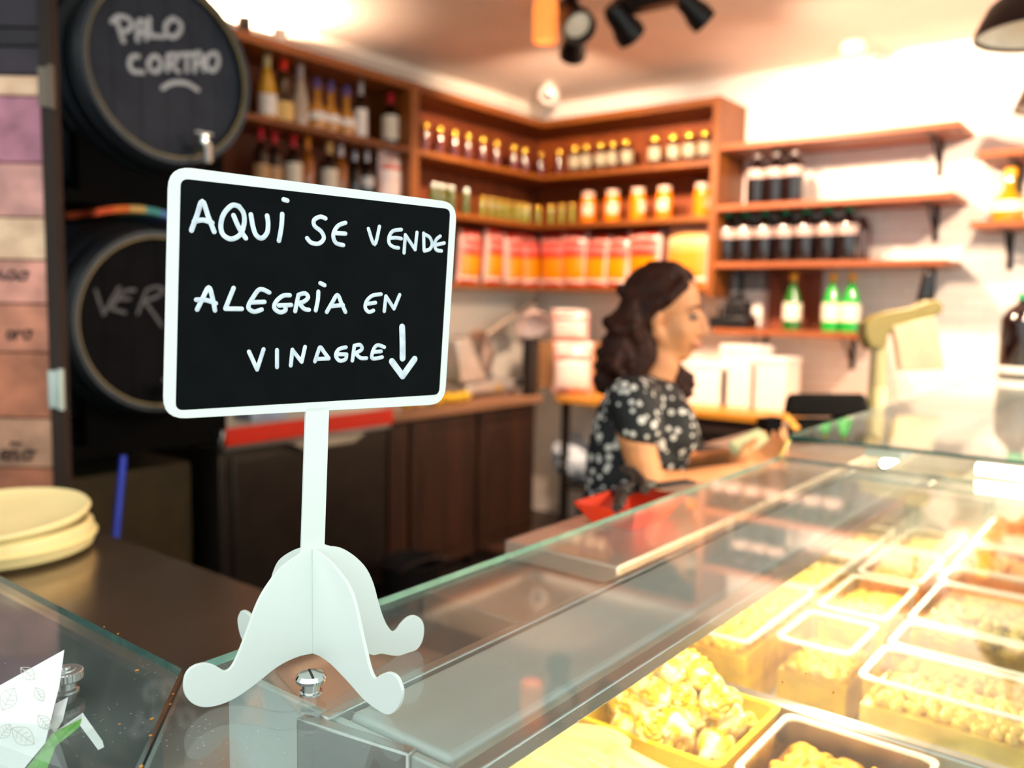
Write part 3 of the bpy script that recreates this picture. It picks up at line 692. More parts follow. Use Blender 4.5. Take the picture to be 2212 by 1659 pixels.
W1=z1([[(745,120),(765,190),(790,265)],[(715,140),(760,105),(820,120),(845,160),(815,195),(775,205)],
 [(880,260),(880,190),(890,135),(920,140),(930,190),(935,250)],[(885,205),(930,205)],
 [(955,120),(955,180),(965,228)],[(965,230),(1050,235)],[(1110,118),(1065,150),(1062,210),(1105,238),(1150,205),(1155,150),(1110,118)],
 [(885,360),(845,365),(828,410),(850,455),(915,462)],[(980,360),(950,400),(965,450),(1010,455),(1030,410),(1010,365),(980,360)],
 [(1070,450),(1075,360)],[(1075,355),(1120,350),(1130,385),(1085,410)],[(1085,410),(1145,460)],
 [(1140,350),(1230,345)],[(1195,350),(1195,455)],[(1245,455),(1250,350),(1285,345),(1305,450)],[(1250,405),(1295,405)],
 [(1365,340),(1325,365),(1325,430),(1365,452),(1395,410),(1390,350),(1365,340)],
 [(1040,565),(1090,535),(1150,527),(1210,540),(1265,575)]])
t1=barrel(c.x,c.z,'upper black barrel lettered PALO CORTAO in white chalk',W1,.017,m_chalk2,m_head)
c2=at(352,695,y=YB)
def z7(l): return [[(x/2.37,460+y/2.37) for x,y in s_] for s_ in l]
W2=z7([[(490,395),(510,460),(530,520)],[(530,520),(575,440),(610,380)],[(690,395),(640,400),(600,440),(570,490)],[(570,492),(640,510)],[(600,440),(665,440)],
 [(750,395),(725,460),(705,515)],[(750,395),(800,378),(835,395),(800,430),(730,450)],[(740,455),(790,520),(830,580)],[(870,500),(890,390)],[(890,390),(925,450)],[(925,450),(960,380)],[(960,380),(985,490)]])
t2=barrel(c2.x,c2.z,'lower black barrel with faint chalk letters behind the sign',W2,.011,m_chalk3,mat('shaded_barrel_head','151417',spec=.1,rough=.9,var=.2,scale=10))  # darker head colour stands in for the shade of the rack
def tap(t,px,py,parent_c):
    p=at(px,py,y=YB); dx,dz=p.x-parent_c.x,p.z-parent_c.z
    b=B().tube([(dx,.03,dz),(dx,-.09,dz)],.014,10).tube([(dx,-.085,dz+.01),(dx,-.09,dz-.06)],.012,10)
    b.lathe([(0,.0),(.016,0),(.016,.03),(0,.03)],12,Matrix.Translation((dx,-.06,dz+.01)))
    tp_=b.build('tap',m_chrome,t)
    B().box(dx-.035,dx+.035,-.068,-.052,dz+.04,dz+.052).build('tap_handle',m_chrome,tp_,bevel=.004)
tap(t1,420,320,c); tap(t2,350,845,c2)
# rack
m_rack=mat('black_rack_wood','070606',spec=.1,rough=.9,var=.3,scale=6)
rk=thing('barrel_rack','black wooden rack carrying the two barrels','rack',(1.7,3.3,0))
for z in (c.z-BR-.055,c2.z-BR-.055):
    for y in (3.02,3.55):
        pts=[]
        for k in range(9):
            a=R(-45+11.25*k); pts.append((c.x+.40*math.sin(a),y,z+.40-.395*math.cos(a)+.02))
        pts+= [(c.x+.28,y,z-.06),(c.x-.28,y,z-.06)]
        B().prism(pts,(0,.06,0)).build('cradle',m_rack,rk,world=True,smooth=False)
for x in (1.30,):
    for y in (3.02,3.70): B().box(x,x+.07,y,y+.07,0,2.2).build('post',m_rack,rk,world=True)
B().box(1.30,2.03,3.70,3.76,0,2.2).build('back_board',m_rack,rk,world=True)
B().box(1.30,1.96,3.02,3.70,c2.z-BR-.16,c2.z-BR-.115).build('rack_shelf',m_rack,rk,world=True)
B().box(1.30,2.03,3.0,3.70,c.z-BR-.16,c.z-BR-.115).build('rack_shelf',m_rack,rk,world=True)
# brown box under the rack
tag(B().box(1.40,1.98,3.25,3.68,0,.86).build('storage_box',mat('dark_olive_box','3d2f12',rough=.7,var=.2),bevel=.006),'dark olive-brown box standing under the barrel rack','box')
# striped cloth on the lower barrel
cl=thing('striped_cloth','folded cloth striped orange, teal and purple on the lower barrel','cloth',Vector((c2.x-.03,YB+.20,c2.z+.36)))
cols=['e0592a','e8742c','d8b06a','4a9c9c','5f7fc8','9a5cb0']
for i,hx in enumerate(cols):
    a0_=-.16+.06*i
    vs=[]
    for k in range(5):
        u=a0_+.06*k/4; zz=.030-1.05*u*u
        vs+=[(u,-.12,zz),(u,.10,zz),(u,.10,zz+.022),(u,-.12,zz+.022)]
    fs=[]
    for k in range(4):
        o_=k*4
        for j in range(4): fs.append((o_+j,o_+(j+1)%4,o_+4+(j+1)%4,o_+4+j))
    fs+=[(3,2,1,0),(16,17,18,19)]
    B().add(vs,fs).build('stripe',mat('cloth_'+hx,hx,rough=.8),cl)
# ---------------------------------------------------------------- plank menu board (far left)
FH=Vector((CFWD.x,CFWD.y,0)).normalized(); RH=Vector((FH.y,-FH.x,0))
PD=2.3; PO=FH*PD
def pb(px,py): return onplane(px,py,PO,FH)
mb=thing('plank_menu_board','wooden plank menu board with black handwriting at the far left','menu board',Vector((pb(-40,1100).x,pb(-40,1100).y,0)))
def loc2(px,py):
    p=pb(px,py); return (p.dot(RH),p.z)
xr=loc2(98,500)[0]; xl=xr-.62
ys=[-160,58,98,160,205,350,468,560,655,760,902,1010,1130,1290,1500]
pcol=['221a22','1c151c','281f29','d59a80','946070','a87872','c79a80','a87468','9a6452','8f5a44','94705c','865440','7c4a36','744430']
for i in range(len(ys)-1):
    za=loc2(50,ys[i])[1]; zc=loc2(50,ys[i+1])[1]
    if i==len(pcol)-1: zc=0.02
    o_=FH*random.uniform(-.002,.002)
    pts=[RH*xl+Z3*zc,RH*xr+Z3*zc,RH*xr+Z3*(za-.004),RH*xl+Z3*(za-.004)]
    m_=wood('board_plank_'+pcol[i],pcol[i],'%02x%02x%02x'%tuple(min(255,int(int(pcol[i][k:k+2],16)*1.4)) for k in (0,2,4)),'X',rough=.7,scale=4,coat=0)
    B().prism([PO+p+o_ for p in pts],FH*.018).build('plank',m_,mb,world=True,smooth=False,bevel=.003)
m_frame=wood('dark_frame','1e110b','2c1a12','Z',rough=.8,coat=0)
xs=xr; 
B().prism([PO+RH*a+Z3*z_-FH*.006 for a,z_ in ((xs,0),(xs+.034,0),(xs+.034,2.75),(xs,2.75))],FH*.04).build('frame_stile',m_frame,mb,world=True,smooth=False,bevel=.003)
for py,mm in ((190,mat('old_hinge','6a5c50',rough=.5,metal=.5)),(840,mat('bright_hinge','b7c2bd',rough=.35,metal=.6))):
    z_=loc2(110,py)[1]
    B().prism([PO+RH*(xs+a)+Z3*(z_+b_)-FH*.012 for a,b_ in ((.0,-.05),(.03,-.05),(.03,.05),(.0,.05))],FH*.006).tube([PO+RH*(xs+.034)+Z3*(z_-.055)-FH*.012,PO+RH*(xs+.034)+Z3*(z_+.055)-FH*.012],.009,8).build('hinge',mm,mb,world=True)
m_ink=mat('black_ink','2a1a1e',rough=.8)
O=PO-FH*.003
def script(px0,y0,words,sc=1):
    b=B()
    for s_ in words: b.stroke([loc2(px0+x*sc,y0+y*sc) for x,y in s_],.006,O,RH,Z3,-FH,h=.001)
    b.build('handwritten_word',m_ink,mb,world=True,ang=80)
la=[[(14,0),(4,2),(0,12),(6,20),(14,12),(16,2),(17,14),(24,20)]]; lo=[[(34,2),(26,8),(28,19),(38,18),(41,8),(34,2),(46,4)]]
le=[[(-14,12),(-4,8),(-6,2),(-14,6),(-14,17),(-4,19)]]
ln=[[(0,20),(3,4)],[(2,10),(8,3),(14,6),(12,18),(18,19)]]
lr=[[(0,20),(2,3)],[(2,9),(8,3),(14,5)]]
ld=[[(14,6),(4,6),(0,16),(8,20),(14,10),(22,-16)],[(16,8),(15,20)]]
script(18,585,la+lo+[[(-26,4),(-24,18)],[(-22,8),(-14,3),(-12,18),(-4,14)]])
script(22,712,[[(0,2),(-6,10),(0,20),(8,12),(4,2)]]+[[(12,20),(14,4)],[(14,9),(20,3),(26,6)]]+[[(38,2),(30,8),(32,19),(42,18),(45,8),(38,2),(50,4)]])
script(22,970,le+ln+[[(2,-9),(8,-13),(14,-9),(20,-13)]]+[[(34,2),(26,8),(28,19),(38,18),(41,8),(34,2),(50,4)]],1.15)
script(14,1090,[[(2,6),(-8,8),(-10,18),(0,18),(6,6),(12,-14)],[(8,8),(10,18)]]+ld[:1]+lo,1.2)
# blue broom handle
p0=at(266,985,y=2.6); p1=at(250,1160,y=2.55)
bb=thing('blue_broom','broom with a bright blue handle leaning beside the steel bench','broom',Vector((p1.x-.02,2.5,0)))
dirv=(p1-p0)/(p0.z-p1.z); foot_=p1+dirv*(p1.z-.11)
B().tube([p0,p1,foot_],.011,8).build('handle',mat('blue_plastic','1238c8',rough=.35),bb,world=True)
B().box(foot_.x-.13,foot_.x+.13,foot_.y-.025,foot_.y+.025,.07,.12).build('head',m_blk,bb,world=True,bevel=.006)
B().box(foot_.x-.13,foot_.x+.13,foot_.y-.03,foot_.y+.03,.0,.07).build('bristles',mat('bristle','2a3a7a',rough=.9),bb,world=True)
# ---------------------------------------------------------------- bottles
def glassy(name,col,rough=.08): return mat(name,col,rough=rough,var=.12,scale=8,coat=.8)
m_lab=mat('cream_label','efe2cc',rough=.6,var=.05)
m_labw=mat('white_label','f6f2ec',rough=.6,var=.04)
m_darkgl=glassy('dark_bottle_glass','140d0a')
def bottle(name,label,loc,h,r,mg,mc,ml,kind='wine',lab=(.12,.48),group=None,cat='bottle',caplen=.2,rz=0):
    t=thing(name,label,cat,loc,rz,group)
    nr=r*.36
    if kind=='wine': prof=[(0,0),(r*.96,0),(r,.01),(r,h*.58),(r*.93,h*.63),(r*.55,h*.70),(nr,h*.75),(nr,h*.97),(0,h*.97)]
    elif kind=='slope': prof=[(0,0),(r*.96,0),(r,.01),(r,h*.42),(r*.9,h*.52),(r*.62,h*.66),(nr,h*.80),(nr,h*.97),(0,h*.97)]
    elif kind=='round': prof=[(0,0),(r*.9,0),(r,.015),(r*1.02,h*.25),(r*.9,h*.42),(r*.5,h*.54),(nr,h*.62),(nr,h*.97),(0,h*.97)]
    else: prof=[(0,0),(r*.92,0),(r,.012),(r,h*.62),(r*.96,h*.70),(r*.7,h*.80),(r*.34,h*.88),(r*.30,h*.96),(0,h*.96)]
    B().lathe(prof,20).build('bottle_glass',mg,t)
    cr=nr*1.12 if kind!='pet' else r*.36
    cl_=h*caplen if kind!='pet' else h*.075
    B().lathe([(0,h-cl_),(cr,h-cl_),(cr*1.02,h-.006),(cr*.9,h),(0,h)],16).build('cap',mc,t)
    if ml: 
        k=1.02 if kind=='round' else 1.0
        B().loop([(r*k*1.005,h*lab[0]),(r*k*1.014,h*lab[0]),(r*k*1.014,h*lab[1]),(r*k*1.005,h*lab[1])],20).build('label',ml,t)
    return t
def zz2(x): return 480+x/3.77
YBt=YF+.13
def bx_(px,y=YBt,py=280): return at(px,py,y=y).x
pur=mat('violet_foil','6a5a9a',rough=.35,metal=.3); redf=mat('red_foil','c8202c',rough=.35); orf=mat('orange_foil','e0862a',rough=.4); whf=mat('white_foil','d8d2d8',rough=.3,metal=.4)
redb=mat('red_ball_cap','f03018',rough=.4); crf=mat('cream_foil','dfb070',rough=.4); silv=mat('silver_foil','b8c4d8',rough=.25,metal=.7)
amber=glassy('amber_liquor','c8861c'); yel=glassy('yellow_liquor','e0a82a'); clr=glassy('pale_glass','b8a898',.05); brn=glassy('brown_glass','2a140a')
oran=glassy('orange_glass','a85a1a')
G1='bottles on the upper bottle shelf'
top=[(578,.325,.045,yel,mat('straw_cap','d8c08a'),m_labw,'slope',(.1,.4),'yellow bottle beside the barrel, leftmost on the upper bottle shelf'),
 (613,.335,.048,glassy('black_amber','3a2408'),redb,mat('gold_label','e8c478'),'slope',(.03,.33),'dark bottle with a red ball stopper on the upper bottle shelf'),
 (649,.315,.042,clr,mat('grey_cap','b8a8a4'),None,'slope',(.1,.4),'pale clear bottle with a long tapering neck, third on the upper shelf'),
 (685,.275,.047,amber,pur,m_labw,'round',(.22,.36),'first violet-capped amber bottle on the upper bottle shelf'),
 (714,.275,.047,amber,pur,m_labw,'round',(.22,.36),'middle violet-capped amber bottle on the upper bottle shelf'),
 (748,.275,.047,amber,pur,m_labw,'round',(.22,.36),'right violet-capped amber bottle on the upper bottle shelf'),
 (779,.310,.036,m_darkgl,whf,m_labw,'wine',(.08,.55),'slim bottle with a white label and silver cap on the upper shelf'),
 (843,.300,.048,m_darkgl,redf,m_lab,'wine',(.14,.58),'red-capped wine bottle with a cream label beside the shelf upright')]
for px,h,r,mg,mc,ml,kd,lb,lab in top:
    bottle('liquor_bottle',lab,(bx_(px),YBt,SH1),h,r,mg,mc,ml,kd,lb,G1)
low=[(563,.29,.038,brn,redf,mat('tan_label','caa070'),(.1,.4),'left red-capped dark bottle on the lower bottle shelf'),
 (592,.285,.038,brn,redf,mat('tan_label','caa070'),(.1,.4),'second red-capped dark bottle on the lower bottle shelf'),
 (633,.285,.044,brn,redf,m_lab,(.12,.52),'red-capped wine bottle with a cream label on the lower bottle shelf'),
 (664,.29,.036,oran,orf,None,(.1,.4),'orange-capped brown bottle on the lower bottle shelf'),
 (711,.285,.046,brn,crf,m_lab,(.12,.52),'tan-capped wine bottle with a cream label on the lower bottle shelf'),
 (736,.285,.038,oran,whf,None,(.1,.4),'white-capped brown bottle on the lower bottle shelf'),
 (766,.272,.036,m_darkgl,silv,None,(.1,.4),'dark bottle with a blue-silver cap on the lower bottle shelf'),
 (793,.280,.036,m_darkgl,whf,m_labw,(.3,.5),'dark bottle with a pale cap next to the white and red bag')]
for px,h,r,mg,mc,ml,lb,lab in low:
    bottle('wine_bottle',lab,(bx_(px),YBt,SH2),h,r,mg,mc,ml,'wine',lb,'bottles on the lower bottle shelf')
# plastic bottles on the wall shelves
XB=XF+.14
pet=glassy('dark_soft_drink','160c0c'); gcap=mat('green_cap','1fa06a',rough=.4); wcap=mat('pale_cap','e8d8cc',rough=.4)
plab=mat('grey_print_label','b79f98',rough=.5,var=.35,scale=60)
def by_(px,py=500,x=XB): return at(px,py,x=x).y
p0=bottle('plastic_bottle','big dark bottle nearest the shelf unit on the middle wall shelf',(XB,by_(1634,400),2.132),.30,.058,pet,wcap,plab,'pet',(.52,.68),'dark bottles on the middle wall shelf')
for k,(px,lb) in enumerate(((1674,'middle one of three big dark bottles on the middle wall shelf'),(1714,'right one of three big dark bottles on the middle wall shelf'))):
    dup(p0,(XB,by_(px,400),2.132),lb)
p1=None
for k,px in enumerate((1571,1609,1651,1695,1740,1786,1832)):
    lb=ORD[k]+' green-capped dark bottle from the left on the third wall shelf'
    if p1 is None: p1=bottle('plastic_bottle',lb,(XB,by_(px),1.802),.295,.055,pet,gcap,plab,'pet',(.50,.68),'green-capped dark bottles on the wall shelf')
    else: dup(p1,(XB,by_(px),1.802),lb)
p2=None
for k,px in enumerate((1592,1631,1672,1716,1762,1808,1862)):
    lb=ORD[k]+' pale-capped dark bottle from the left in the back row of the third shelf'
    y=at(px,500,x=XW-.10).y
    if p2 is None: p2=bottle('plastic_bottle',lb,(XW-.10,y,1.802),.28,.05,glassy('brown_soft_drink','5a4038'),wcap,None,'pet',group='back row of dark bottles on the wall shelf')
    else: dup(p2,(XW-.10,y,1.802),lb)
gg=glassy('bright_green_glass','1fae3e'); gd=glassy('dark_green_glass','1d6a20'); ycap=mat('orange_yellow_cap','f5a312',rough=.4)
for px,mg,lb in ((1710,gd,'dark green yellow-capped bottle in front of the brown board'),(1795,gg,'left one of two bright green yellow-capped bottles on the lowest shelf'),(1836,gg,'right one of two bright green yellow-capped bottles on the lowest shelf')):
    bottle('green_bottle',lb,(XB,by_(px,700),1.417),.325,.052,mg,ycap,m_lab,'slope',(.18,.48),'green bottles on the lowest wall shelf',caplen=.15)
bottle('yellow_bottle','squat yellow-green bottle on the shelf at the right edge',(XB,by_(2180,430),1.982),.265,.075,glassy('olive_oil','a8840f'),ycap,m_lab,'round',(.2,.38),caplen=.15)
q=at(2205,812,z=1.262)
bottle('large_bottle','large black bottle with a green cap standing on the far glass top',(q.x,q.y,1.2605),.37,.095,pet,gcap,m_labw,'pet',(.05,.12))
# ---------------------------------------------------------------- jars
gold=mat('gold_lid','c89a3a',rough=.25,metal=.85)
def jar(name,label,loc,h,r,mc,ml,mlid,group,lab=(.15,.7),cat='jar',arc=0):
    t=thing(name,label,cat,loc,R(205) if arc else random.random()*6,group)
    B().lathe([(0,0),(r*.9,0),(r,.008),(r,h*.72),(r*.93,h*.80),(r*.78,h*.85),(r*.78,h*.88),(0,h*.88)],16).build('jar_glass',mc,t)
    B().lathe([(0,h*.86),(r*.84,h*.86),(r*.86,h*.97),(r*.8,h),(0,h)],16).build('lid',mlid,t)
    if ml and arc:
        vs=[];n=10
        for k in range(n+1):
            a=R(arc*(k/n-.5)); 
            for rr_,zz_ in ((1.004,lab[0]),(1.018,lab[0]),(1.018,lab[1]),(1.004,lab[1])): vs.append((r*rr_*math.cos(a),r*rr_*math.sin(a),h*zz_))
        fs=[[3,2,1,0],[4*n,4*n+1,4*n+2,4*n+3]]
        for k in range(n):
            for j in range(4): fs.append((4*k+j,4*k+(j+1)%4,4*k+4+(j+1)%4,4*k+4+j))
        B().add(vs,fs).build('label',ml,t)
    elif ml: B().loop([(r*1.004,h*lab[0]),(r*1.014,h*lab[0]),(r*1.014,h*lab[1]),(r*1.004,h*lab[1])],16).build('label',ml,t)
    return t
jred=glassy('red_preserve','5a1a0c'); jlab=mat('green_white_label','a3967a',rough=.6,var=.25,scale=30); jdark=glassy('dark_preserve','3a160c')
YJ,XJ=YF+.10,XF+.10
def jx(px,py=340): return (at(px,py,y=YJ).x,YJ)
def jy(px,py=330): return (XJ,at(px,py,x=XJ).y)
first=None
for k,px in enumerate((917,948,980,1009,1041,1071,1109,1133,1168)):
    lb=ORD[k]+' gold-lidded red jar from the left on the upper jar shelf'
    x,y=jx(px)
    if first is None: first=jar('preserve_jar',lb,(x,y,SH1),.175,.034,jred,None,gold,'red jars on the upper jar shelf')
    else: dup(first,(x,y,SH1),lb,random.random()*6)
dup(first,(*jy(1208),SH1),'tenth gold-lidded red jar on the upper jar shelf, just right of the corner')
first=None
for k,px in enumerate((1241,1266,1298,1324,1353,1415,1454,1489,1523)):
    lb=(ORD[k]+' white-labelled jar right of the corner on the upper jar shelf') if k<5 else (ORD[k-5]+' of the four white-labelled jars at the right end of the upper shelf')
    x,y=jy(px)
    if first is None: first=jar('labelled_jar',lb,(x,y,SH1),.185,.043,jdark,jlab,gold,'white-labelled jars on the upper jar shelf',(.22,.62),arc=125)
    else: dup(first,(x,y,SH1),lb,R(205+random.uniform(-30,30)))
first=None
jgr=glassy('green_pickle_jar','8a8a1e'); jgr2=glassy('dark_green_jar','4e5a12'); slid=mat('steel_lid','d8d8cc',rough=.25,metal=.7)
for k,px in enumerate((936,954,974,1006)):
    lb=ORD[k]+' slim silver-lidded green jar beside the sign on the lower jar shelf'; x,y=jx(px,440)
    if first is None: first=jar('slim_jar',lb,(x,y,SH2),.165,.026,jgr2,None,slid,'slim green jars beside the sign')
    else: dup(first,(x,y,SH2),lb)
first=None
for k,px in enumerate((1042,1061,1079,1096,1114,1128,1140,1163)):
    lb=ORD[k]+' small gold-lidded green jar from the left on the lower jar shelf'; x,y=jx(px,460)
    if first is None: first=jar('pickle_jar',lb,(x,y,SH2),.135,.0175,jgr,None,gold,'small green jars on the lower jar shelf')
    else: dup(first,(x,y,SH2),lb)
for k,px in enumerate((1190,1213,1236)):
    x,y=jy(px,460); dup(first,(x,y,SH2),ORD[k]+' small gold-lidded green jar right of the corner on the lower shelf')
jor=glassy('orange_preserve','ee7c00'); wlid=mat('pink_white_lid','c9a898',rough=.4)
first=None
for k,px in enumerate((1271,1323,1378,1435,1516)):
    x,y=jy(px,440); lb=ORD[k]+' large orange jar with a white lid on the lower jar shelf'
    if first is None: first=jar('orange_jar',lb,(x,y,SH2),.20,.050,jor,mat('jar_paper_label','cdb9a0',rough=.6,var=.08),wlid,'large orange jars on the lower jar shelf',(.26,.58),arc=85)
    else: dup(first,(x,y,SH2),lb,R(205+(0,10,60,-15,75)[k]))
# ---------------------------------------------------------------- crisp bags
def bagmat(name,c_top,c_win,c_bot,c_mix):
    m=mat(name,c_top,rough=.25,var=.1,scale=14,coat=.4)
    N,L=m.node_tree.nodes,m.node_tree.links; b=N['Principled BSDF']
    tc=N.new('ShaderNodeTexCoord'); sx=N.new('ShaderNodeSeparateXYZ'); L.new(tc.outputs['Generated'],sx.inputs[0])
    nz=N.new('ShaderNodeTexNoise'); nz.inputs['Scale'].default_value=5; L.new(tc.outputs['Generated'],nz.inputs['Vector'])
    ad=N.new('ShaderNodeMath'); ad.operation='MULTIPLY_ADD'; ad.inputs[1].default_value=.10; L.new(nz.outputs['Fac'],ad.inputs[0]); L.new(sx.outputs['Z'],ad.inputs[2])
    rp=N.new('ShaderNodeValToRGB'); rp.color_ramp.interpolation='CONSTANT'; L.new(ad.outputs[0],rp.inputs[0])
    e=rp.color_ramp.elements; e[0].position=0; e[0].color=(*srgb(c_bot),1); e[1].position=.12; e[1].color=(*srgb('f6dcd0'),1)
    for p,c_ in ((.18,c_win),(.60,c_top),(.70,c_mix),(.80,c_top),(.88,'e0988c'),(.95,c_top)):
        k=e.new(p); k.color=(*srgb(c_),1)
    ab=N.new('ShaderNodeMath'); ab.operation='SUBTRACT'; ab.inputs[1].default_value=.5; L.new(sx.outputs['X'],ab.inputs[0])
    a2=N.new('ShaderNodeMath'); a2.operation='ABSOLUTE'; L.new(ab.outputs[0],a2.inputs[0])
    gt=N.new('ShaderNodeMath'); gt.operation='GREATER_THAN'; gt.inputs[1].default_value=.40; L.new(a2.outputs[0],gt.inputs[0])
    mx=N.new('ShaderNodeMix'); mx.data_type='RGBA'; mx.inputs['B'].default_value=(*srgb('dba89c'),1)
    L.new(gt.outputs[0],mx.inputs['Factor']); L.new(rp.outputs[0],mx.inputs['A']); L.new(mx.outputs['Result'],b.inputs['Base Color'])
    return m
def bagmesh(w_,h_,t_,nu=14,nv=18,seed=1):
    rnd=random.Random(seed); b=B(); vs=[]
    for s_ in (1,-1):
        for i in range(nv+1):
            for j in range(nu+1):
                u=j/nu*2-1; v=i/nv*2-1
                pr=max(0,(1-abs(v)**4))*max(0,1-u*u)**.6
                if abs(v)>.93: pr=0
                wx=w_/2*(1-.06*(1-v*v))
                vs.append((u*wx, s_*(t_/2*pr+.0012)+.006*math.sin(5*u+3*v+seed)*(1-pr), h_*(v+1)/2))
    n=nu+1; off=(nv+1)*n; fs=[]
    for i in range(nv):
        for j in range(nu):
            a=i*n+j; fs.append((a,a+n,a+n+1,a+1)); fs.append((off+a,off+a+1,off+a+n+1,off+a+n))
    for i in range(nv):
        for j in (0,nu):
            a=i*n+j; fs.append((a,off+a,off+a+n,a+n) if j==nu else (a,a+n,off+a+n,off+a))
    for j in range(nu):
        for i in (0,nv):
            a=i*n+j; fs.append((a,a+1,off+a+1,off+a) if i==0 else (a,off+a,off+a+1,a+1))
    return b.add(vs,fs)
m_bag=bagmat('red_crisp_bag','cf3026','dc8200','d01808','e0766c')
m_bag2=bagmat('pale_orange_bag','d89a58','d8862a','d88018','e0b888')
bg=None
bags=[(1010,0),(1064,0),(1112,0),(1150,0),(1196,1),(1240,1),(1285,1),(1330,1),(1392,1)]
for k,(px,sd) in enumerate(bags):
    if sd==0: q=at(px,570,y=YF+.13); lc=(q.x,YF+.13,SH3); rz=R(random.uniform(-12,12))
    else: q=at(px,570,x=XF+.13); lc=(XF+.13,q.y,SH3); rz=R(-90+random.uniform(-12,12))
    lb=ORD[k]+' red and yellow crisp bag from the left on the bottom shelf'
    if bg is None:
        bg=bagmesh(.215,.355,.085).build('crisp_bag',m_bag); o=bg
    else: o=bg.copy(); COL.objects.link(o)
    o.location=lc; o.rotation_euler=(R(random.uniform(-5,3)),R(random.uniform(-4,4)),rz); o.scale=(random.uniform(.88,1.05),random.uniform(.85,1.2),random.uniform(.93,1.04))
    if k==8: o.scale=(1.2,1,1.0)
    tag(o,lb,'crisp bag','red and yellow crisp bags on the bottom shelf')
q=at(1485,570,x=XF+.13)
o=bagmesh(.33,.40,.10,seed=4).build('crisp_bag',m_bag2); o.location=(XF+.14,q.y,SH3); o.rotation_euler=(0,0,R(-95))
tag(o,'pale orange crisp bag at the right end of the bottom shelf','crisp bag')
m_bag3=bagmat('white_red_bag','f4e6e0','f2d8d0','f03c20','e86a58')
o=bagmesh(.21,.30,.08,seed=6).build('snack_bag',m_bag3); o.location=(bx_(845,YF+.11),YF+.11,SH2); tag(o,'white bag with a red top at the right end of the bottle shelf','snack bag')
# bags on the side table
for px,py,h_,w_,lb,rz in ((1236,826,.33,.26,'white and red snack bag standing on the side table',-60),):
    q=at(px,py,x=4.62); o=bagmesh(w_,h_,.10,seed=8).build('snack_bag',m_bag3); o.location=(4.62,q.y,.968); o.rotation_euler=(R(-6),0,R(rz)); tag(o,lb,'snack bag')
q=at(1232,690,x=4.85); o=bagmesh(.27,.22,.10,seed=9).build('snack_bag',m_bag3); o.location=(4.85,q.y,1.29); o.rotation_euler=(0,0,R(-70)); tag(o,'white and red snack bag on the box above the other one','snack bag')
cardb=mat('brown_card','a9784e',rough=.8,var=.1)
bx=B().box(4.70,5.05,q.y-.18,q.y+.16,.968,1.288).build('cardboard_box',cardb,bevel=.004); tag(bx,'brown cardboard box on the side table against the brick wall','box')
# ---------------------------------------------------------------- ceiling and wall lamps
m_lblk=mat('black_lamp','120f10',rough=.35,metal=.3,var=.2)
def spotlamp(loc,target,label,e,angle,L_=.16,r_=.062,lit=True,blend=.5,lens='ffe9c8',le=6):
    loc=Vector(loc); d=(Vector(target)-loc).normalized()
    t=thing('spot_lamp',label,'lamp',loc,group='black ceiling spot lamps')
    Q=d.to_track_quat('Z','Y').to_matrix().to_4x4()
    B().lathe([(0,-L_*.6),(r_*.55,-L_*.6),(r_*.75,-L_*.4),(r_*.8,0),(r_,L_*.25),(r_,L_*.5),(r_*.9,L_*.5),(r_*.8,L_*.3),(0,L_*.28)],24,Q).build('housing',m_lblk,t)
    B().lathe([(0,L_*.29),(r_*.78,L_*.31),(r_*.6,L_*.36),(0,L_*.38)],20,Q).build('lens',mat('lamp_lens_%d'%le,lens,rough=.1,emit=le,ecol=(1,.75,.48)),t)
    B().tube([(0,0,.02),(0,0,CEIL-loc.z)],.012,8).lathe([(0,CEIL-loc.z-.03),(.04,CEIL-loc.z-.03),(.04,CEIL-loc.z),(0,CEIL-loc.z)],16).build('stem',m_lblk,t)
    if e: spot('spot_light',loc+d*L_*.62,target,e,angle,blend)
    return t
s1=at(1238,40,d=3.9); s2=at(1345,50,d=3.9); s3=at(1240,92,d=4.2); s4=at(1493,16,d=3.8)
spotlamp(s1,(s1.x-1,s1.y-1.6,s1.z-1.6),'big black spot lamp beside the copper lamp',0,100,L_=.2,r_=.078,le=.2,lens='9a948c')
spotlamp(s2,(XW,1.7,1.5),'black spot lamp hanging right in the lamp cluster',110,110,r_=.07,le=2)
spotlamp(s3,(4.6,3.3,1.9),'lowest black spot lamp in the cluster',105,115,r_=.066,le=.2,lens='9a948c')
spotlamp(s4,(XW,.8,1.4),'black spot lamp standing apart, right of the cluster',110,120,L_=.18,r_=.06,le=2)
s5=Vector((2.6,-.55,2.72)); s6=Vector((3.6,.2,2.75))
spotlamp(s5,(2.1,1.05,1.4),'added out-of-view spot lamp over the glass case aimed at the person',85,70,le=1)  # unseen lamp added to brighten the face and the case
spotlamp(s6,(XW,1.4,1.3),'added out-of-view spot lamp over the scale aimed at the brick wall',110,120,le=1)  # another unseen lamp, added for more warm light on the wall
spotlamp((1.0,1.0,2.72),(.75,1.9,1.0),'added out-of-view spot lamp over the steel bench',22,60,le=1)  # unseen, put in to brighten the cream tub and bench
tag(B().box(s2.x-.03,s2.x+.05,s2.y-.28,s2.y-.02,s2.z+.04,CEIL).build('lamp_driver',m_lblk,bevel=.006),'black square lamp box on the ceiling beside the cluster','lamp box')
p=at(1178,46,d=3.9)
cp=thing('copper_lamp','glowing copper tube lamp left of the black spot lamps','lamp',p)
m_cop=mat('copper_tube','f08a3c',rough=.4,metal=.2,emit=.9,ecol=srgb('f2803a'))
B().loop([(.048,-.09),(.055,-.09),(.058,.05),(.05,.10),(.045,.10),(.05,.05)],24).build('tube_shade',m_cop,cp)
B().tube([(0,0,.09),(0,0,CEIL-p.z)],.008,8).build('cable',m_lblk,cp)
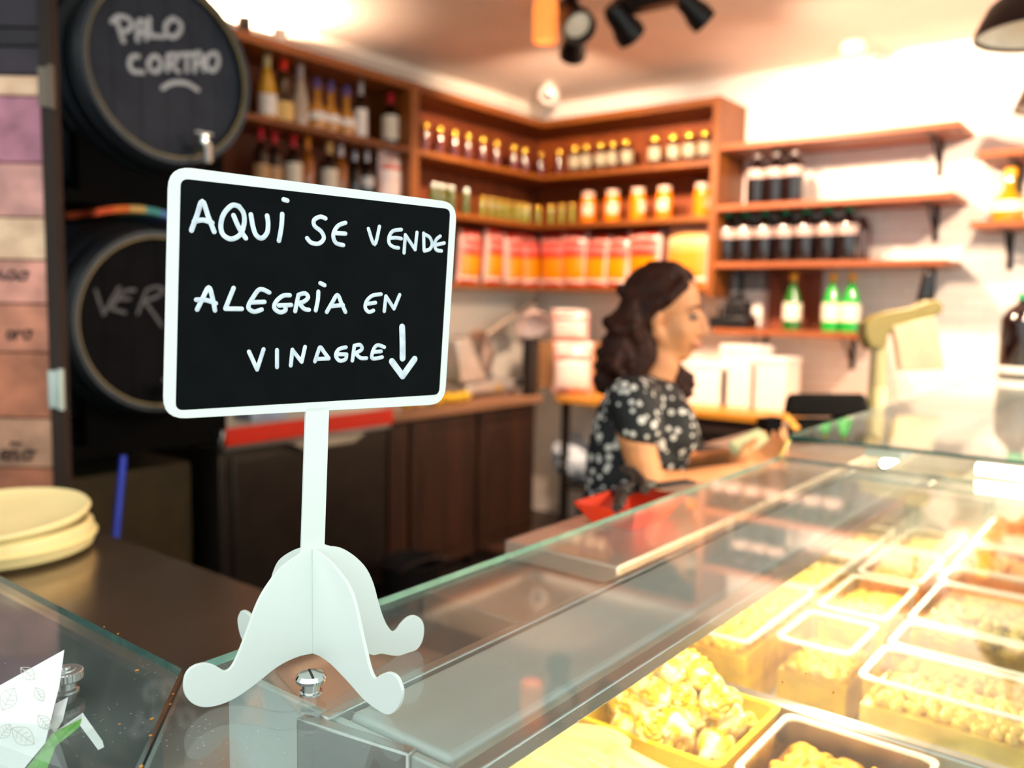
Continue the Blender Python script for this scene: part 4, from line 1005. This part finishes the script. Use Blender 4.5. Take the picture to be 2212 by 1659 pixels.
B().sphere((.0,0,-.05),.026,14,9).build('bulb',mat('warm_bulb','ffe8c0',emit=1.5,ecol=(1,.72,.42)),cp)
# pendant domes at the right
def pendant(p,r_,label,e):
    t=thing('pendant_lamp',label,'lamp',p)
    B().loop([(r_,0),(r_*.99,.02),(r_*.82,.09),(r_*.45,.15),(r_*.2,.17),(.03,.2),(.0,.2),(.0,.17),(r_*.18,.16),(r_*.43,.14),(r_*.79,.085),(r_*.96,.018),(r_*.96,0)],36).build('dome_shade',[mat('brown_dome','2c1a16',rough=.35,metal=.3)],t)
    B().lathe(cap=False,prof=[(r_*.945,.012),(r_*.78,.078),(r_*.42,.132),(r_*.17,.150),(0,.152)],n=36).build('white_lining',mat('white_lining','f6e9d6',rough=.5),t)
    B().sphere((0,0,.06),.04,14,9).build('bulb',mat('warm_bulb','ffe8c0'),t)
    B().tube([(0,0,.2),(0,0,CEIL-p.z)],.006,6).build('cable',m_lblk,t)
    if e: spot('pendant_light',p+Vector((0,0,.0)),p+Vector((.2,-.1,-1)),e,115,.3)
pendant(at(2262,75,d=2.6),.20,'dark dome pendant lamp at the upper right edge',70)
pendant(at(2275,235,d=3.9),.16,'farther dark dome pendant at the right edge, mostly out of view',0)
# uplights over the bottle unit
for i,(px,py,lb) in enumerate(((528,40,'left wall lamp above the bottle shelf unit beside the barrel'),(606,78,'right wall lamp above the bottle shelf unit'))):
    p=at(px,py,y=YF+.12)
    t=thing('wall_lamp',lb,'lamp',Vector((p.x,p.y,TOPB+.045)))
    B().lathe([(0,0),(.035,0),(.035,.01),(.012,.012),(.012,.03),(.03,.034),(.034,.10),(.03,.10),(.026,.04),(0,.04)],18).build('lamp_cup',m_lblk if i==0 else m_trim,t)
    B().sphere((0,0,.082),.024,12,8).build('bulb',mat('warm_bulb','ffe8c0'),t)
    spot('wall_lamp_light',Vector((p.x,p.y,2.862)),(p.x,p.y,3.2),75 if i==0 else 50,169.5,.06,size=.015)
# camera and smoke detector
p=at(1185,205,x=4.62)
t=thing('security_camera','white security camera with a black lens in the ceiling corner','camera',p)
dv=(Vector((0,0,CAMZ))-p).normalized(); Q=dv.to_track_quat('Z','Y').to_matrix().to_4x4()
m_wp=mat('white_plastic','d6cac2',rough=.35,var=.02)
B().lathe([(0,-.10),(.045,-.095),(.066,-.05),(.070,.0),(.062,.035),(.035,.055),(0,.06)],24,Q).build('housing',m_wp,t)
B().lathe([(0,.05),(.030,.045),(.030,.066),(0,.070)],16,Q).build('lens',mat('black_lens','08080a',rough=.1),t)
B().lathe([(0,.0),(.03,.0),(.03,CEIL-p.z),(0,CEIL-p.z)],16).build('mount',m_wp,t)
p=at(1845,88,x=4.85)
t=thing('ceiling_sensor','round white sensor on the ceiling above the brick wall','sensor',Vector((p.x,p.y,p.z)))
B().lathe([(0,-.085),(.05,-.08),(.068,-.05),(.072,0),(.06,.04),(.06,CEIL-p.z),(0,CEIL-p.z)],24).build('sensor_body',m_wp,t)
B().loop([(.0725,-.02),(.075,-.018),(.075,-.008),(.0725,-.006)],24).build('sensor_ring',mat('grey_ring','c8bab0',rough=.4),t)
# ---------------------------------------------------------------- things on the back counter
m_grey=mat('slicer_grey','8d8a8a',rough=.35,metal=.5,var=.06); m_lgrey=mat('slicer_pale','c9c2bd',rough=.3,metal=.5)
sl_=thing('meat_slicer','grey electric meat slicer with a rounded cover on the worktop','slicer',Vector((4.0,3.46,.98)))
B().box(-.24,.26,-.20,.16,.02,.09).build('base',m_lgrey,sl_,bevel=.02,seg=3)
for x in (-.2,.22):
    for y in (-.16,.12): B().lathe([(0,0),(.02,0),(.02,.02),(0,.02)],12,Matrix.Translation((x,y,0))).build('foot',m_blk,sl_)
b=B(); n=20; pr=[(-.22,.09)]+[(-.05+.20*math.cos(R(170-8*k)),.12+.24*math.sin(R(170-8*k))) for k in range(20)]+[(.2,.09)]
b.prism([(x,-.05,z) for x,z in pr],(0,.13,0)).build('rounded_cover',m_grey,sl_,bevel=.02)
B().lathe([(0,-.012),(.15,-.010),(.158,0),(.15,.004),(0,.006)],36,Matrix.Translation((-.02,-.085,.24))@Matrix.Rotation(R(90),4,'X')).build('blade',m_steel,sl_)
B().hexa([(-.30,-.20,.10),(-.06,-.20,.10),(-.06,-.02,.10),(-.30,-.02,.10),(-.34,-.20,.34),(-.22,-.20,.36),(-.22,-.02,.36),(-.34,-.02,.34)]).build('carriage',m_lgrey,sl_,bevel=.01)
B().sphere((.23,-.21,.075),(.03,.02,.03),14,9).build('knob',m_blk,sl_)
B().box(.02,.07,-.203,-.198,.03,.07).build('switch_plate',mat('brass_plate','b98a2a',rough=.4),sl_)
# lamp arm
dl=thing('desk_lamp','beige articulated desk lamp leaning over the slicer','lamp',Vector((3.70,3.66,.98)))
m_beige=mat('beige_metal','d3c0ae',rough=.4,metal=.2)
j0=Vector((3.62,3.66,.98)); j1=at(1060,716,y=3.62); j2=at(1165,645,y=3.62); j3=at(1150,690,y=3.45)
B().lathe([(0,0),(.08,0),(.08,.02),(.02,.03),(0,.03)],24,Matrix.Translation(j0-dl.location)).build('lamp_base',m_beige,dl)
B().tube([j0+Vector((0,0,.02)),j1],.012,8).build('lower_arm',m_beige,dl,world=True)
B().tube([j1,j2],.016,8).build('upper_arm',m_beige,dl,world=True)
B().tube([j2,j3+Vector((0,.03,.03))],.01,8).build('neck',m_beige,dl,world=True)
Q=Vector((-.35,-.55,-.75)).to_track_quat('Z','Y').to_matrix().to_4x4()
B().lathe([(.03,-.06),(.05,-.05),(.13,.05),(.127,.052),(.046,-.04),(0,-.045),(0,-.06)],28,Matrix.Translation(j3)@Q).build('lamp_shade',mat('pink_white_shade','f3d9d3',rough=.45),dl,world=True)
tag(B().box(4.20,4.285,3.13,3.20,.98,1.33).build('dark_panel',mat('black_board','17100d',rough=.5),bevel=.006),'black upright board at the right end of the worktop','board')
m_lem=mat('lemon','f2c21a',rough=.4,var=.1,bump=.15,bscale=200)
lem=B().lathe([(0,-.042),(.006,-.040),(.012,-.034),(.026,-.018),(.030,0),(.026,.018),(.012,.034),(.007,.042),(0,.044)],16)
l0=None
for k,(px,py) in enumerate(((878,862),(900,868),(945,852),(965,856),(985,849),(1003,846))):
    q=at(px,py+10,z=1.008) if False else at(px,py,y=3.20+.03*(k%2))
    if l0 is None: l0=lem.build('lemon',m_lem); o=l0
    else: o=l0.copy(); COL.objects.link(o)
    o.location=(q.x,q.y,1.010); o.rotation_euler=(R(90),random.random()*3,random.random()*3)
    tag(o,ORD[k]+' yellow lemon from the left on the worktop before the slicer','lemon','lemons on the worktop')
q=at(930,850,y=3.40)
bottle('green_bottle','small green bottle between the sign and the slicer',(q.x,3.40,.98),.16,.03,gd,gcap,None,'pet')
# items on the freezer
tag(B().box(2.30,2.50,3.28,3.42,.986,1.03).build('carton',mat('blue_white_carton','aebfe6',rough=.5,var=.3,scale=8),bevel=.004),'small pale blue carton lying on the freezer lid','carton')
# bucket on the floor
bk=thing('black_bucket','black plastic bucket standing on the floor by the cupboards','bucket',Vector((2.92,2.88,0)))
B().lathe([(0,0),(.12,0),(.155,.28),(.162,.28),(.162,.295),(.150,.295),(.116,.012),(0,.012)],28).build('bucket_body',m_blk,bk)
B().tube([(.16*math.cos(R(a)),.16*math.sin(R(a))*.3-.1,.28+.02*math.sin(R(a))) for a in range(0,181,20)],.005,6).build('bucket_handle',m_dsteel,bk)
# stool
so=thing('wooden_stool','low dark wooden stool on the floor behind the woman','stool',Vector((3.1,2.25,0)))
B().box(-.2,.2,-.16,.16,.41,.45).build('seat',m_cup,so,bevel=.006)
for x in (-.17,.17):
    for y in (-.13,.13): B().box(x-.02,x+.02,y-.02,y+.02,0,.41).build('leg',m_cup,so)
# white plastic bag on the lower shelf of the side table
b=B(); b.sphere((0,0,.13),(.16,.15,.13),18,12).sphere((.06,.05,.24),(.07,.06,.06),12,8).sphere((-.08,.04,.20),(.09,.07,.07),12,8)
o=b.build('plastic_bag',mat('white_bag','c9d3e0',rough=.4,var=.08)); 
o.location=(4.62,at(1245,960,x=4.62).y,.40); md=o.modifiers.new('r','REMESH'); md.mode='VOXEL'; md.voxel_size=.012; 
tx=bpy.data.textures.new('crumple','CLOUDS'); tx.noise_scale=.06; md=o.modifiers.new('d','DISPLACE'); md.texture=tx; md.strength=.04
tag(o,'crumpled white plastic bag on the lower shelf of the side table','plastic bag')
# white boxes and containers on the side table
m_wc=mat('white_container','f6ece4',rough=.3,var=.03)
for px,py,w_,d_,h_,lb,zz_ in ((1545,800,.26,.20,.25,'white container on the side table right behind the woman',0),(1610,800,.22,.2,.36,'tall white box in the middle of the side table',0),(1672,820,.20,.2,.30,'white box at the right end of the side table',0)):
    q=at(px,py,x=4.72); c_=thing('white_box',lb,'box',Vector((4.74,q.y,.968)),group='white boxes on the side table')
    B().box(-.12,.12,-w_/2,w_/2,0,h_*.88).build('box_body',m_wc,c_,bevel=.008)
    B().box(-.125,.125,-w_/2-.005,w_/2+.005,h_*.88,h_).build('box_lid',m_wc,c_,bevel=.006)
# lowest wall shelf: knife block, dispensers, brown board
kb=thing('knife_block','black block bristling with knife handles on the lowest wall shelf','knife block',Vector((XB-.04,by_(1588,700),1.417)))
B().box(-.08,.10,-.115,.115,0,.07).build('block_base',m_blk,kb,bevel=.008)
B().box(-.06,.08,-.09,.03,.07,.16).build('block_top',m_blk,kb,bevel=.008)
for i in range(5): B().box(-.03,-.01,-.08+.022*i,-.068+.022*i,.16,.20+.006*(i%3)).build('knife_handle',m_blk,kb,bevel=.002)
for i in range(2): B().box(.0,.02,.05+.03*i,.066+.03*i,.07,.13).build('knife_handle',m_blk,kb,bevel=.002)
for px,lb in ((1578,'left one of two white dispensers behind the knife block'),(1632,'right one of two white dispensers behind the knife block')):
    d_=thing('dispenser',lb,'dispenser',Vector((XW-.08,at(px,650,x=XW-.08).y,1.417)),group='white dispensers on the lowest wall shelf')
    B().box(-.05,.07,-.06,.06,0,.23).build('front_body',m_wc,d_,bevel=.006)
    B().box(-.045,.07,-.055,.055,.23,.34).build('top_cover',m_grey,d_,bevel=.006)
tag(B().box(XW-.03,XW-.006,at(1775,640,x=XW-.02).y,at(1656,640,x=XW-.02).y,1.418,1.765).build('brown_board',wood('brown_board','7d3a1e','93482a','Z'),bevel=.004),'brown wooden board leaning on the brick wall behind the green bottles','board')
# ---------------------------------------------------------------- scale with display, cash register
m_sc=mat('scale_beige','cdbb86',rough=.35,var=.04); m_sc2=mat('scale_olive','978648',rough=.35,var=.05)
sp=at(1893,905,d=3.0); sca=thing('retail_scale','beige shop scale with a curved display head on a pole','scale',Vector((sp.x,.83,1.12)))
D=3.0
def sq(px,py,dd=0): return at(px,py,d=D+dd)
B().box(sp.x-.16,sp.x+.16,.72,.935,1.12,1.19).build('scale_base',m_sc,sca,world=True,bevel=.01)
B().box(sp.x-.15,sp.x+.15,.725,.93,1.19,1.205).build('weighing_plate',m_steel,sca,world=True,bevel=.004)
B().tube([Vector((sp.x,.83,1.19)),sq(1896,800),sq(1900,735)],[.030,.028,.026],12).build('pole',m_sc,sca,world=True)
hd=[(1868,698),(1890,680),(1930,668),(1975,662),(2000,648),(2030,648),(2042,665),(2030,680),(1985,695),(1945,705),(1922,722),(1912,755),(1880,752),(1868,725)]
hp=[sq(x,y,-.03) for x,y in hd]
B().prism(hp,CFWD*.07).build('display_head',m_sc2,sca,world=True,bevel=.008)
B().prism([sq(x,y,-.035) for x,y in ((1930,705),(2020,682),(2042,798),(1945,800))],CFWD*.03).build('display_screen',mat('screen_peach','e8c8a0',rough=.3),sca,world=True,bevel=.004)
B().prism([sq(x,y,.0) for x,y in ((1985,650),(2012,645),(2022,590),(2000,588))],CFWD*.03).build('card_reader_arm',m_blk,sca,world=True,bevel=.006)
m_reg=mat('register_black','080707',rough=.85,spec=.15,var=.1)
rp_=at(1785,930,d=2.75)
cr=thing('cash_register','black cash register with a rounded top beside the scale','cash register',Vector((rp_.x,rp_.y,0)))
FHz=RH*1.0
def rq(px,py,dd): return at(px,py,d=2.75+dd)
lo_=[rq(1690,900,-.05),rq(1880,900,-.05),rq(1880,900,.16),rq(1690,900,.16)]
up_=[rq(1700,850,-.05),rq(1870,850,-.05),rq(1870,850,.16),rq(1700,850,.16)]
B().hexa(lo_+up_).build('top_housing',m_reg,cr,world=True,bevel=.018,seg=3)
lo2=[rq(1700,1000,-.02),rq(1870,1000,-.02),rq(1870,1000,.14),rq(1700,1000,.14)]
for v in lo2: v.z=1.121
B().hexa(lo2+[rq(1700,902,-.02),rq(1870,902,-.02),rq(1870,902,.14),rq(1700,902,.14)]).build('register_body',m_reg,cr,world=True,bevel=.008)
B().prism([rq(x,y,-.07) for x,y in ((1692,897),(1702,893),(1730,925),(1717,930))],CFWD*.012).build('orange_flap',ycap,cr,world=True)
B().prism([rq(x,y,-.02) for x,y in ((1655,905),(1692,900),(1692,980),(1655,985))],CFWD*.12).build('side_block',m_reg,cr,world=True,bevel=.006)
cr.location.z=0
# ---------------------------------------------------------------- the woman behind the counter
PDIST=2.3; MM=PDIST/FPX
def P(px,py,near=0.0):
    """point on the figure: photo position, 'near' metres toward the viewer from her mid plane"""
    return at(px,py,d=PDIST-near)
def blob(chain, step=.45, nu=12, nv=8, b=None):
    """string of spheres along a tapered chain [(point, radius), ...]"""
    b=b or B()
    for (p,r),(q,s_) in zip(chain,chain[1:]):
        L_=(q-p).length; n=max(1,int(L_/(min(r,s_)*step)))
        for k in range(n+1):
            t=k/n; b.sphere(p.lerp(q,t),r+(s_-r)*t,nu,nv)
    return b
def grow(b,name,m,parent,vox=.006,smooth=6,fac=.5,disp=None):
    me=bpy.data.meshes.new(name+'_raw'); me.from_pydata([tuple(v-parent.location) for v in b.v],[],b.f)
    o=bpy.data.objects.new(name,me); COL.objects.link(o)
    md=o.modifiers.new('r','REMESH'); md.mode='VOXEL'; md.voxel_size=vox
    md=o.modifiers.new('s','SMOOTH'); md.factor=fac; md.iterations=smooth
    if disp:
        tx=bpy.data.textures.new(name+'_tex','CLOUDS'); tx.noise_scale=disp[0]; md=o.modifiers.new('d','DISPLACE'); md.texture=tx; md.strength=disp[1]; md.mid_level=.5
    dg=bpy.context.evaluated_depsgraph_get(); dg.update()
    m2=bpy.data.meshes.new_from_object(o.evaluated_get(dg)); o.modifiers.clear(); o.data=m2; bpy.data.meshes.remove(me)
    m2.materials.clear(); m2.materials.append(m); m2.polygons.foreach_set('material_index',[0]*len(m2.polygons)); m2.shade_smooth(); o.parent=parent
    return o
m_skin=mat('skin','dc9360',rough=.5,var=.05,scale=12)
m_hair=mat('dark_brown_hair','2e1208',spec=.2,rough=.6,var=.4,scale=60,stretch=(1,1,.3),bump=.6,bscale=90)
pc=P(1385,1060); her=thing('person','person with curly dark ponytail in a black white-dotted blouse, facing right behind the counter','person',Vector((pc.x,pc.y,0)))
FA=(RH*.92-FH*.39).normalized(); SI=(-FH*.92-RH*.39).normalized()   # facing; her side toward the viewer
sk=B()
# skull, jaw, neck
hc=P(1442,676)
Mh=Matrix((( FA.x,SI.x,0,0),(FA.y,SI.y,0,0),(0,0,1,0),(0,0,0,1)))
Mt=Mh@Matrix.Rotation(R(6),4,'Y')
def hp_(f,s,u): return hc+Mt.to_3x3()@Vector((f,s,u))
sk.sphere(hp_(-.012,0,.028),(.094,.073,.090),20,14,Mt)          # cranium
sk.sphere(hp_(.030,0,-.035),(.062,.060,.085),20,14,Mt)           # face
sk.sphere(hp_(.050,0,-.098),(.030,.030,.026),14,9,Mt)            # chin
for s_ in (1,-1):
    sk.sphere(hp_(.048,.036*s_,-.040),(.030,.024,.030),12,8,Mt)  # cheek
    sk.sphere(hp_(.066,.022*s_,.018),(.020,.026,.012),12,8,Mt)   # brow ridge
    blob([(hp_(-.005,.055*s_,-.055),.022),(hp_(.04,.022*s_,-.105),.018)],b=sk)
    sk.sphere(hp_(-.012,.072*s_,-.018),(.016,.008,.028),12,8,Mt) # ear
blob([(hp_(.088,0,.004),.010),(hp_(.104,0,-.030),.012),(hp_(.100,0,-.042),.013)],b=sk) # nose
for s_ in (1,-1): sk.sphere(hp_(.092,.011*s_,-.044),.009,10,7)
sk.sphere(hp_(.086,0,-.070),(.014,.024,.007),12,8,Mt); sk.sphere(hp_(.084,0,-.083),(.013,.021,.008),12,8,Mt)
nk=P(1405,840); 
blob([(hp_(-.02,0,-.06),.056),(P(1425,790),.052),(nk,.056)],b=sk)
# trunk and legs under the clothes
cch=P(1400,920); bel=P(1390,1030); hip=P(1380,1140)
blob([(nk,.058),(P(1400,868),.075),(cch,.105),(bel,.10),(hip,.125)],b=sk)
gz=Vector((hip.x,hip.y,0))
for s_ in (1,-1):
    o_=SI*(.085*s_); blob([(hip+o_*.8,.085),(gz+o_+FA*.01+Z3*.50,.058),(gz+o_-FA*.01+Z3*.10,.04)],b=sk,step=.6)
# arms
shr=P(1362,868,.155); elr=P(1402,1050,.17); wrr=P(1590,1022,.14)
blob([(nk+SI*.06+Z3*-.03,.05),(shr,.058),(P(1378,960,.17),.046),(elr,.040),(P(1480,1052,.16),.043),(P(1545,1036,.15),.036),(wrr,.026)],b=sk)
shl=P(1430,868,-.16); ell=P(1480,1010,-.19); wrl=P(1585,985,-.05)
blob([(nk-SI*.06+Z3*-.03,.05),(shl,.056),(ell,.040),(P(1540,1000,-.13),.036),(wrl,.025)],b=sk)
def hand(wr,fwd,up,side,b,curl=.6):
    """palm, four bent fingers of unequal length, thumb from the palm's side"""
    palm=wr+fwd*.05
    blob([(wr,.024),(wr+fwd*.03,.026)],b=b)
    for k in range(4):
        blob([(wr+fwd*.02+side*(.010*(k-1.5)),.016),(wr+fwd*.085+side*(.021*(k-1.5)),.012)],b=b)
    for k,L_ in enumerate((.066,.076,.071,.054)):
        kn=wr+fwd*.088+side*(.0215*(k-1.5))
        d1=(fwd*math.cos(curl*.6)+up*math.sin(curl*.6)); d2=(fwd*math.cos(curl*1.5)+up*math.sin(curl*1.5)); d3=(fwd*math.cos(curl*2.2)+up*math.sin(curl*2.2))
        a=kn+d1*L_*.48; c_=a+d2*L_*.32; e_=c_+d3*L_*.25
        blob([(kn,.0095),(a,.0088),(c_,.0082),(e_,.0072)],b=b,nu=8,nv=6)
    th=wr+fwd*.028-side*.028
    blob([(th,.014),(th+fwd*.035-side*.022+up*.018,.011),(th+fwd*.062-side*.014+up*.034,.0085)],b=b,nu=8,nv=6)
ud=(P(1600,960)-P(1600,1020)).normalized()
fr_=(P(1670,985,.12)-wrr).normalized()
sr=(SI*.75-ud*.5); sr=(sr-fr_*sr.dot(fr_)).normalized()
hand(wrr,fr_,sr.cross(fr_)*-1 if (sr.cross(fr_)*-1).z>0 else sr.cross(fr_),sr,sk)
fl_=(P(1662,975,-.02)-wrl).normalized(); s2_=(-SI*.7-ud*.5); s2_=(s2_-fl_*s2_.dot(fl_)).normalized()
u2=s2_.cross(fl_); u2=u2 if u2.z>0 else -u2
hand(wrl,fl_,u2,s2_,sk)
grow(sk,'body',m_skin,her,vox=.0055,smooth=5)
# eyes, brows, lips
m_eye=mat('eye_white','8f7462',rough=.2); m_iris=mat('dark_iris','24140e',rough=.2); m_lip=mat('lips','b5604a',rough=.4); m_brow=mat('brow','3a1c10',rough=.8)
for s_ in (1,-1):
    e=B().sphere(hp_(.074,.030*s_,.000),.0125,14,9).build('eye',m_eye,her,world=True)
    B().sphere(hp_(.0815,.0315*s_,-.001),.0075,10,7).build('iris',m_iris,her,world=True)
    B().tube([hp_(.084,.012*s_,.022),hp_(.083,.030*s_,.029),hp_(.068,.050*s_,.022)],[.003,.0038,.002],6).build('eyebrow',m_brow,her,world=True)
B().tube([hp_(.081,-.030,-.068),hp_(.096,-.012,-.075),hp_(.0985,0,-.0755),hp_(.096,.012,-.075),hp_(.081,.030,-.068)],[.002,.0045,.005,.0045,.002],8).build('lips',m_lip,her,world=True)
# blouse
def dots():
    m=mat('black_dotted_blouse','0d0c0e',rough=.7,var=.2)
    N,L=m.node_tree.nodes,m.node_tree.links; b=N['Principled BSDF']
    tc=N.new('ShaderNodeTexCoord'); vo=N.new('ShaderNodeTexVoronoi'); vo.inputs['Scale'].default_value=40; vo.inputs['Randomness'].default_value=.85
    L.new(tc.outputs['Object'],vo.inputs['Vector'])
    sz=N.new('ShaderNodeSeparateColor'); L.new(vo.outputs['Color'],sz.inputs[0])
    mr=N.new('ShaderNodeMapRange'); mr.inputs['To Min'].default_value=.20; mr.inputs['To Max'].default_value=.42; L.new(sz.outputs[0],mr.inputs['Value'])
    lt=N.new('ShaderNodeMath'); lt.operation='LESS_THAN'; L.new(vo.outputs['Distance'],lt.inputs[0]); L.new(mr.outputs[0],lt.inputs[1])
    mx=N.new('ShaderNodeMix'); mx.data_type='RGBA'; mx.inputs['A'].default_value=(.006,.0055,.007,1); mx.inputs['B'].default_value=(.80,.74,.68,1)
    L.new(lt.outputs[0],mx.inputs['Factor']); L.new(mx.outputs['Result'],b.inputs['Base Color']); return m
bl=B()
blob([(P(1402,862),.080),(P(1398,890),.108),(P(1400,930),.122),(P(1394,985),.118),(P(1386,1050),.122),(P(1380,1120),.142)],b=bl)
blob([(P(1452,905,.05),.062),(P(1458,940,.05),.066)],b=bl); blob([(P(1456,905,-.06),.060),(P(1460,940,-.06),.062)],b=bl)  # bust
blob([(P(1345,900),.075),(P(1335,960),.085),(P(1330,1060),.088),(P(1322,1120),.10)],b=bl)    # back
for s_,a,c_ in ((1,shr,P(1382,925,.165)),(-1,shl,P(1450,925,-.17))):
    blob([(P(1395,858)+SI*(.04*s_),.062),(a,.068),(a.lerp(c_,.5),.064),(c_,.062)],b=bl)
grow(bl,'blouse',dots(),her,vox=.008,smooth=8)
# trousers
tr=B(); blob([(hip+Z3*.04,.128),(hip-Z3*.06,.138)],b=tr)
for s_ in (1,-1):
    o_=SI*(.085*s_); blob([(hip+o_*.8,.095),(gz+o_+FA*.01+Z3*.50,.072),(gz+o_-FA*.01+Z3*.08,.056)],b=tr,step=.6)
grow(tr,'trousers',mat('black_trousers','121114',rough=.8),her,vox=.012,smooth=4)
for s_ in (1,-1):
    o_=gz+SI*(.085*s_); b=B(); blob([(o_-FA*.05+Z3*.035,.035),(o_+FA*.13+Z3*.032,.032)],b=b); grow(b,'shoe',m_blk,her,vox=.01,smooth=3)
# hair: cap, ponytail of curls, loose curls beside the neck
hb=B()
hb.sphere(hp_(-.036,0,.040),(.098,.082,.092),20,14,Mt)
hb.sphere(hp_(-.060,0,.0),(.062,.078,.085),18,12,Mt)
blob([(hp_(.036,0,.100),.022),(hp_(.0,.02,.112),.028),(hp_(-.05,.02,.105),.03)],b=hb)
blob([(hp_(-.06,.02,-.03),.05),(P(1382,765,.03),.05),(P(1362,805,.04),.04)],b=hb)
for s_ in (1,-1): blob([(hp_(.040,.040*s_,.080),.020),(hp_(.014,.066*s_,.044),.020),(hp_(-.02,.074*s_,.02),.022),(hp_(-.05,.068*s_,-.02),.028)],b=hb)
rnd=random.Random(5)
path=[P(1376,640,.02),P(1356,700,.04),P(1335,752,.06),P(1318,800,.07),P(1310,835,.07)]; rad=[.046,.058,.056,.046,.030]
for k in range(4):
    for j in range(22):
        t=rnd.random(); c_=path[k].lerp(path[k+1],t); r_=rad[k]+(rad[k+1]-rad[k])*t
        dv=Vector((rnd.gauss(0,1),rnd.gauss(0,1),rnd.gauss(0,1))).normalized()*r_*rnd.uniform(.4,1.0)
        hb.sphere(c_+dv,rnd.uniform(.013,.022),8,6)
    blob([(path[k],rad[k]*.8),(path[k+1],rad[k+1]*.8)],b=hb)
for j in range(40):
    t=rnd.random(); c_=P(1452,800,-.06).lerp(P(1478,838,-.07),t)
    hb.sphere(c_+Vector((rnd.uniform(-1,1),rnd.uniform(-1,1),rnd.uniform(-1,1)))*.030,rnd.uniform(.010,.017),8,6)
blob([(P(1440,775,-.06),.03),(P(1462,820,-.07),.034)],b=hb)
grow(hb,'hair',m_hair,her,vox=.006,smooth=2,disp=(.018,.007))
# the small package in her hands
pk=thing('clear_package','small clear package with green contents held by the person','package',P(1628,978,.06))
Qm=Matrix((( fr_.x,sr.x,ud.x),(fr_.y,sr.y,ud.y),(fr_.z,sr.z,ud.z))).to_4x4()
b=B().box(-.045,.05,-.05,.03,-.004,.022); b.v=[Qm@v for v in b.v]; b.build('package_box',mat('pale_package','e4e8b4',rough=.25,coat=.5),pk,bevel=.005)
b=B().box(-.040,.035,-.0515,-.0498,.000,.014); b.v=[Qm@v for v in b.v]; b.build('green_contents',mat('package_green','7fb13a',rough=.4),pk)
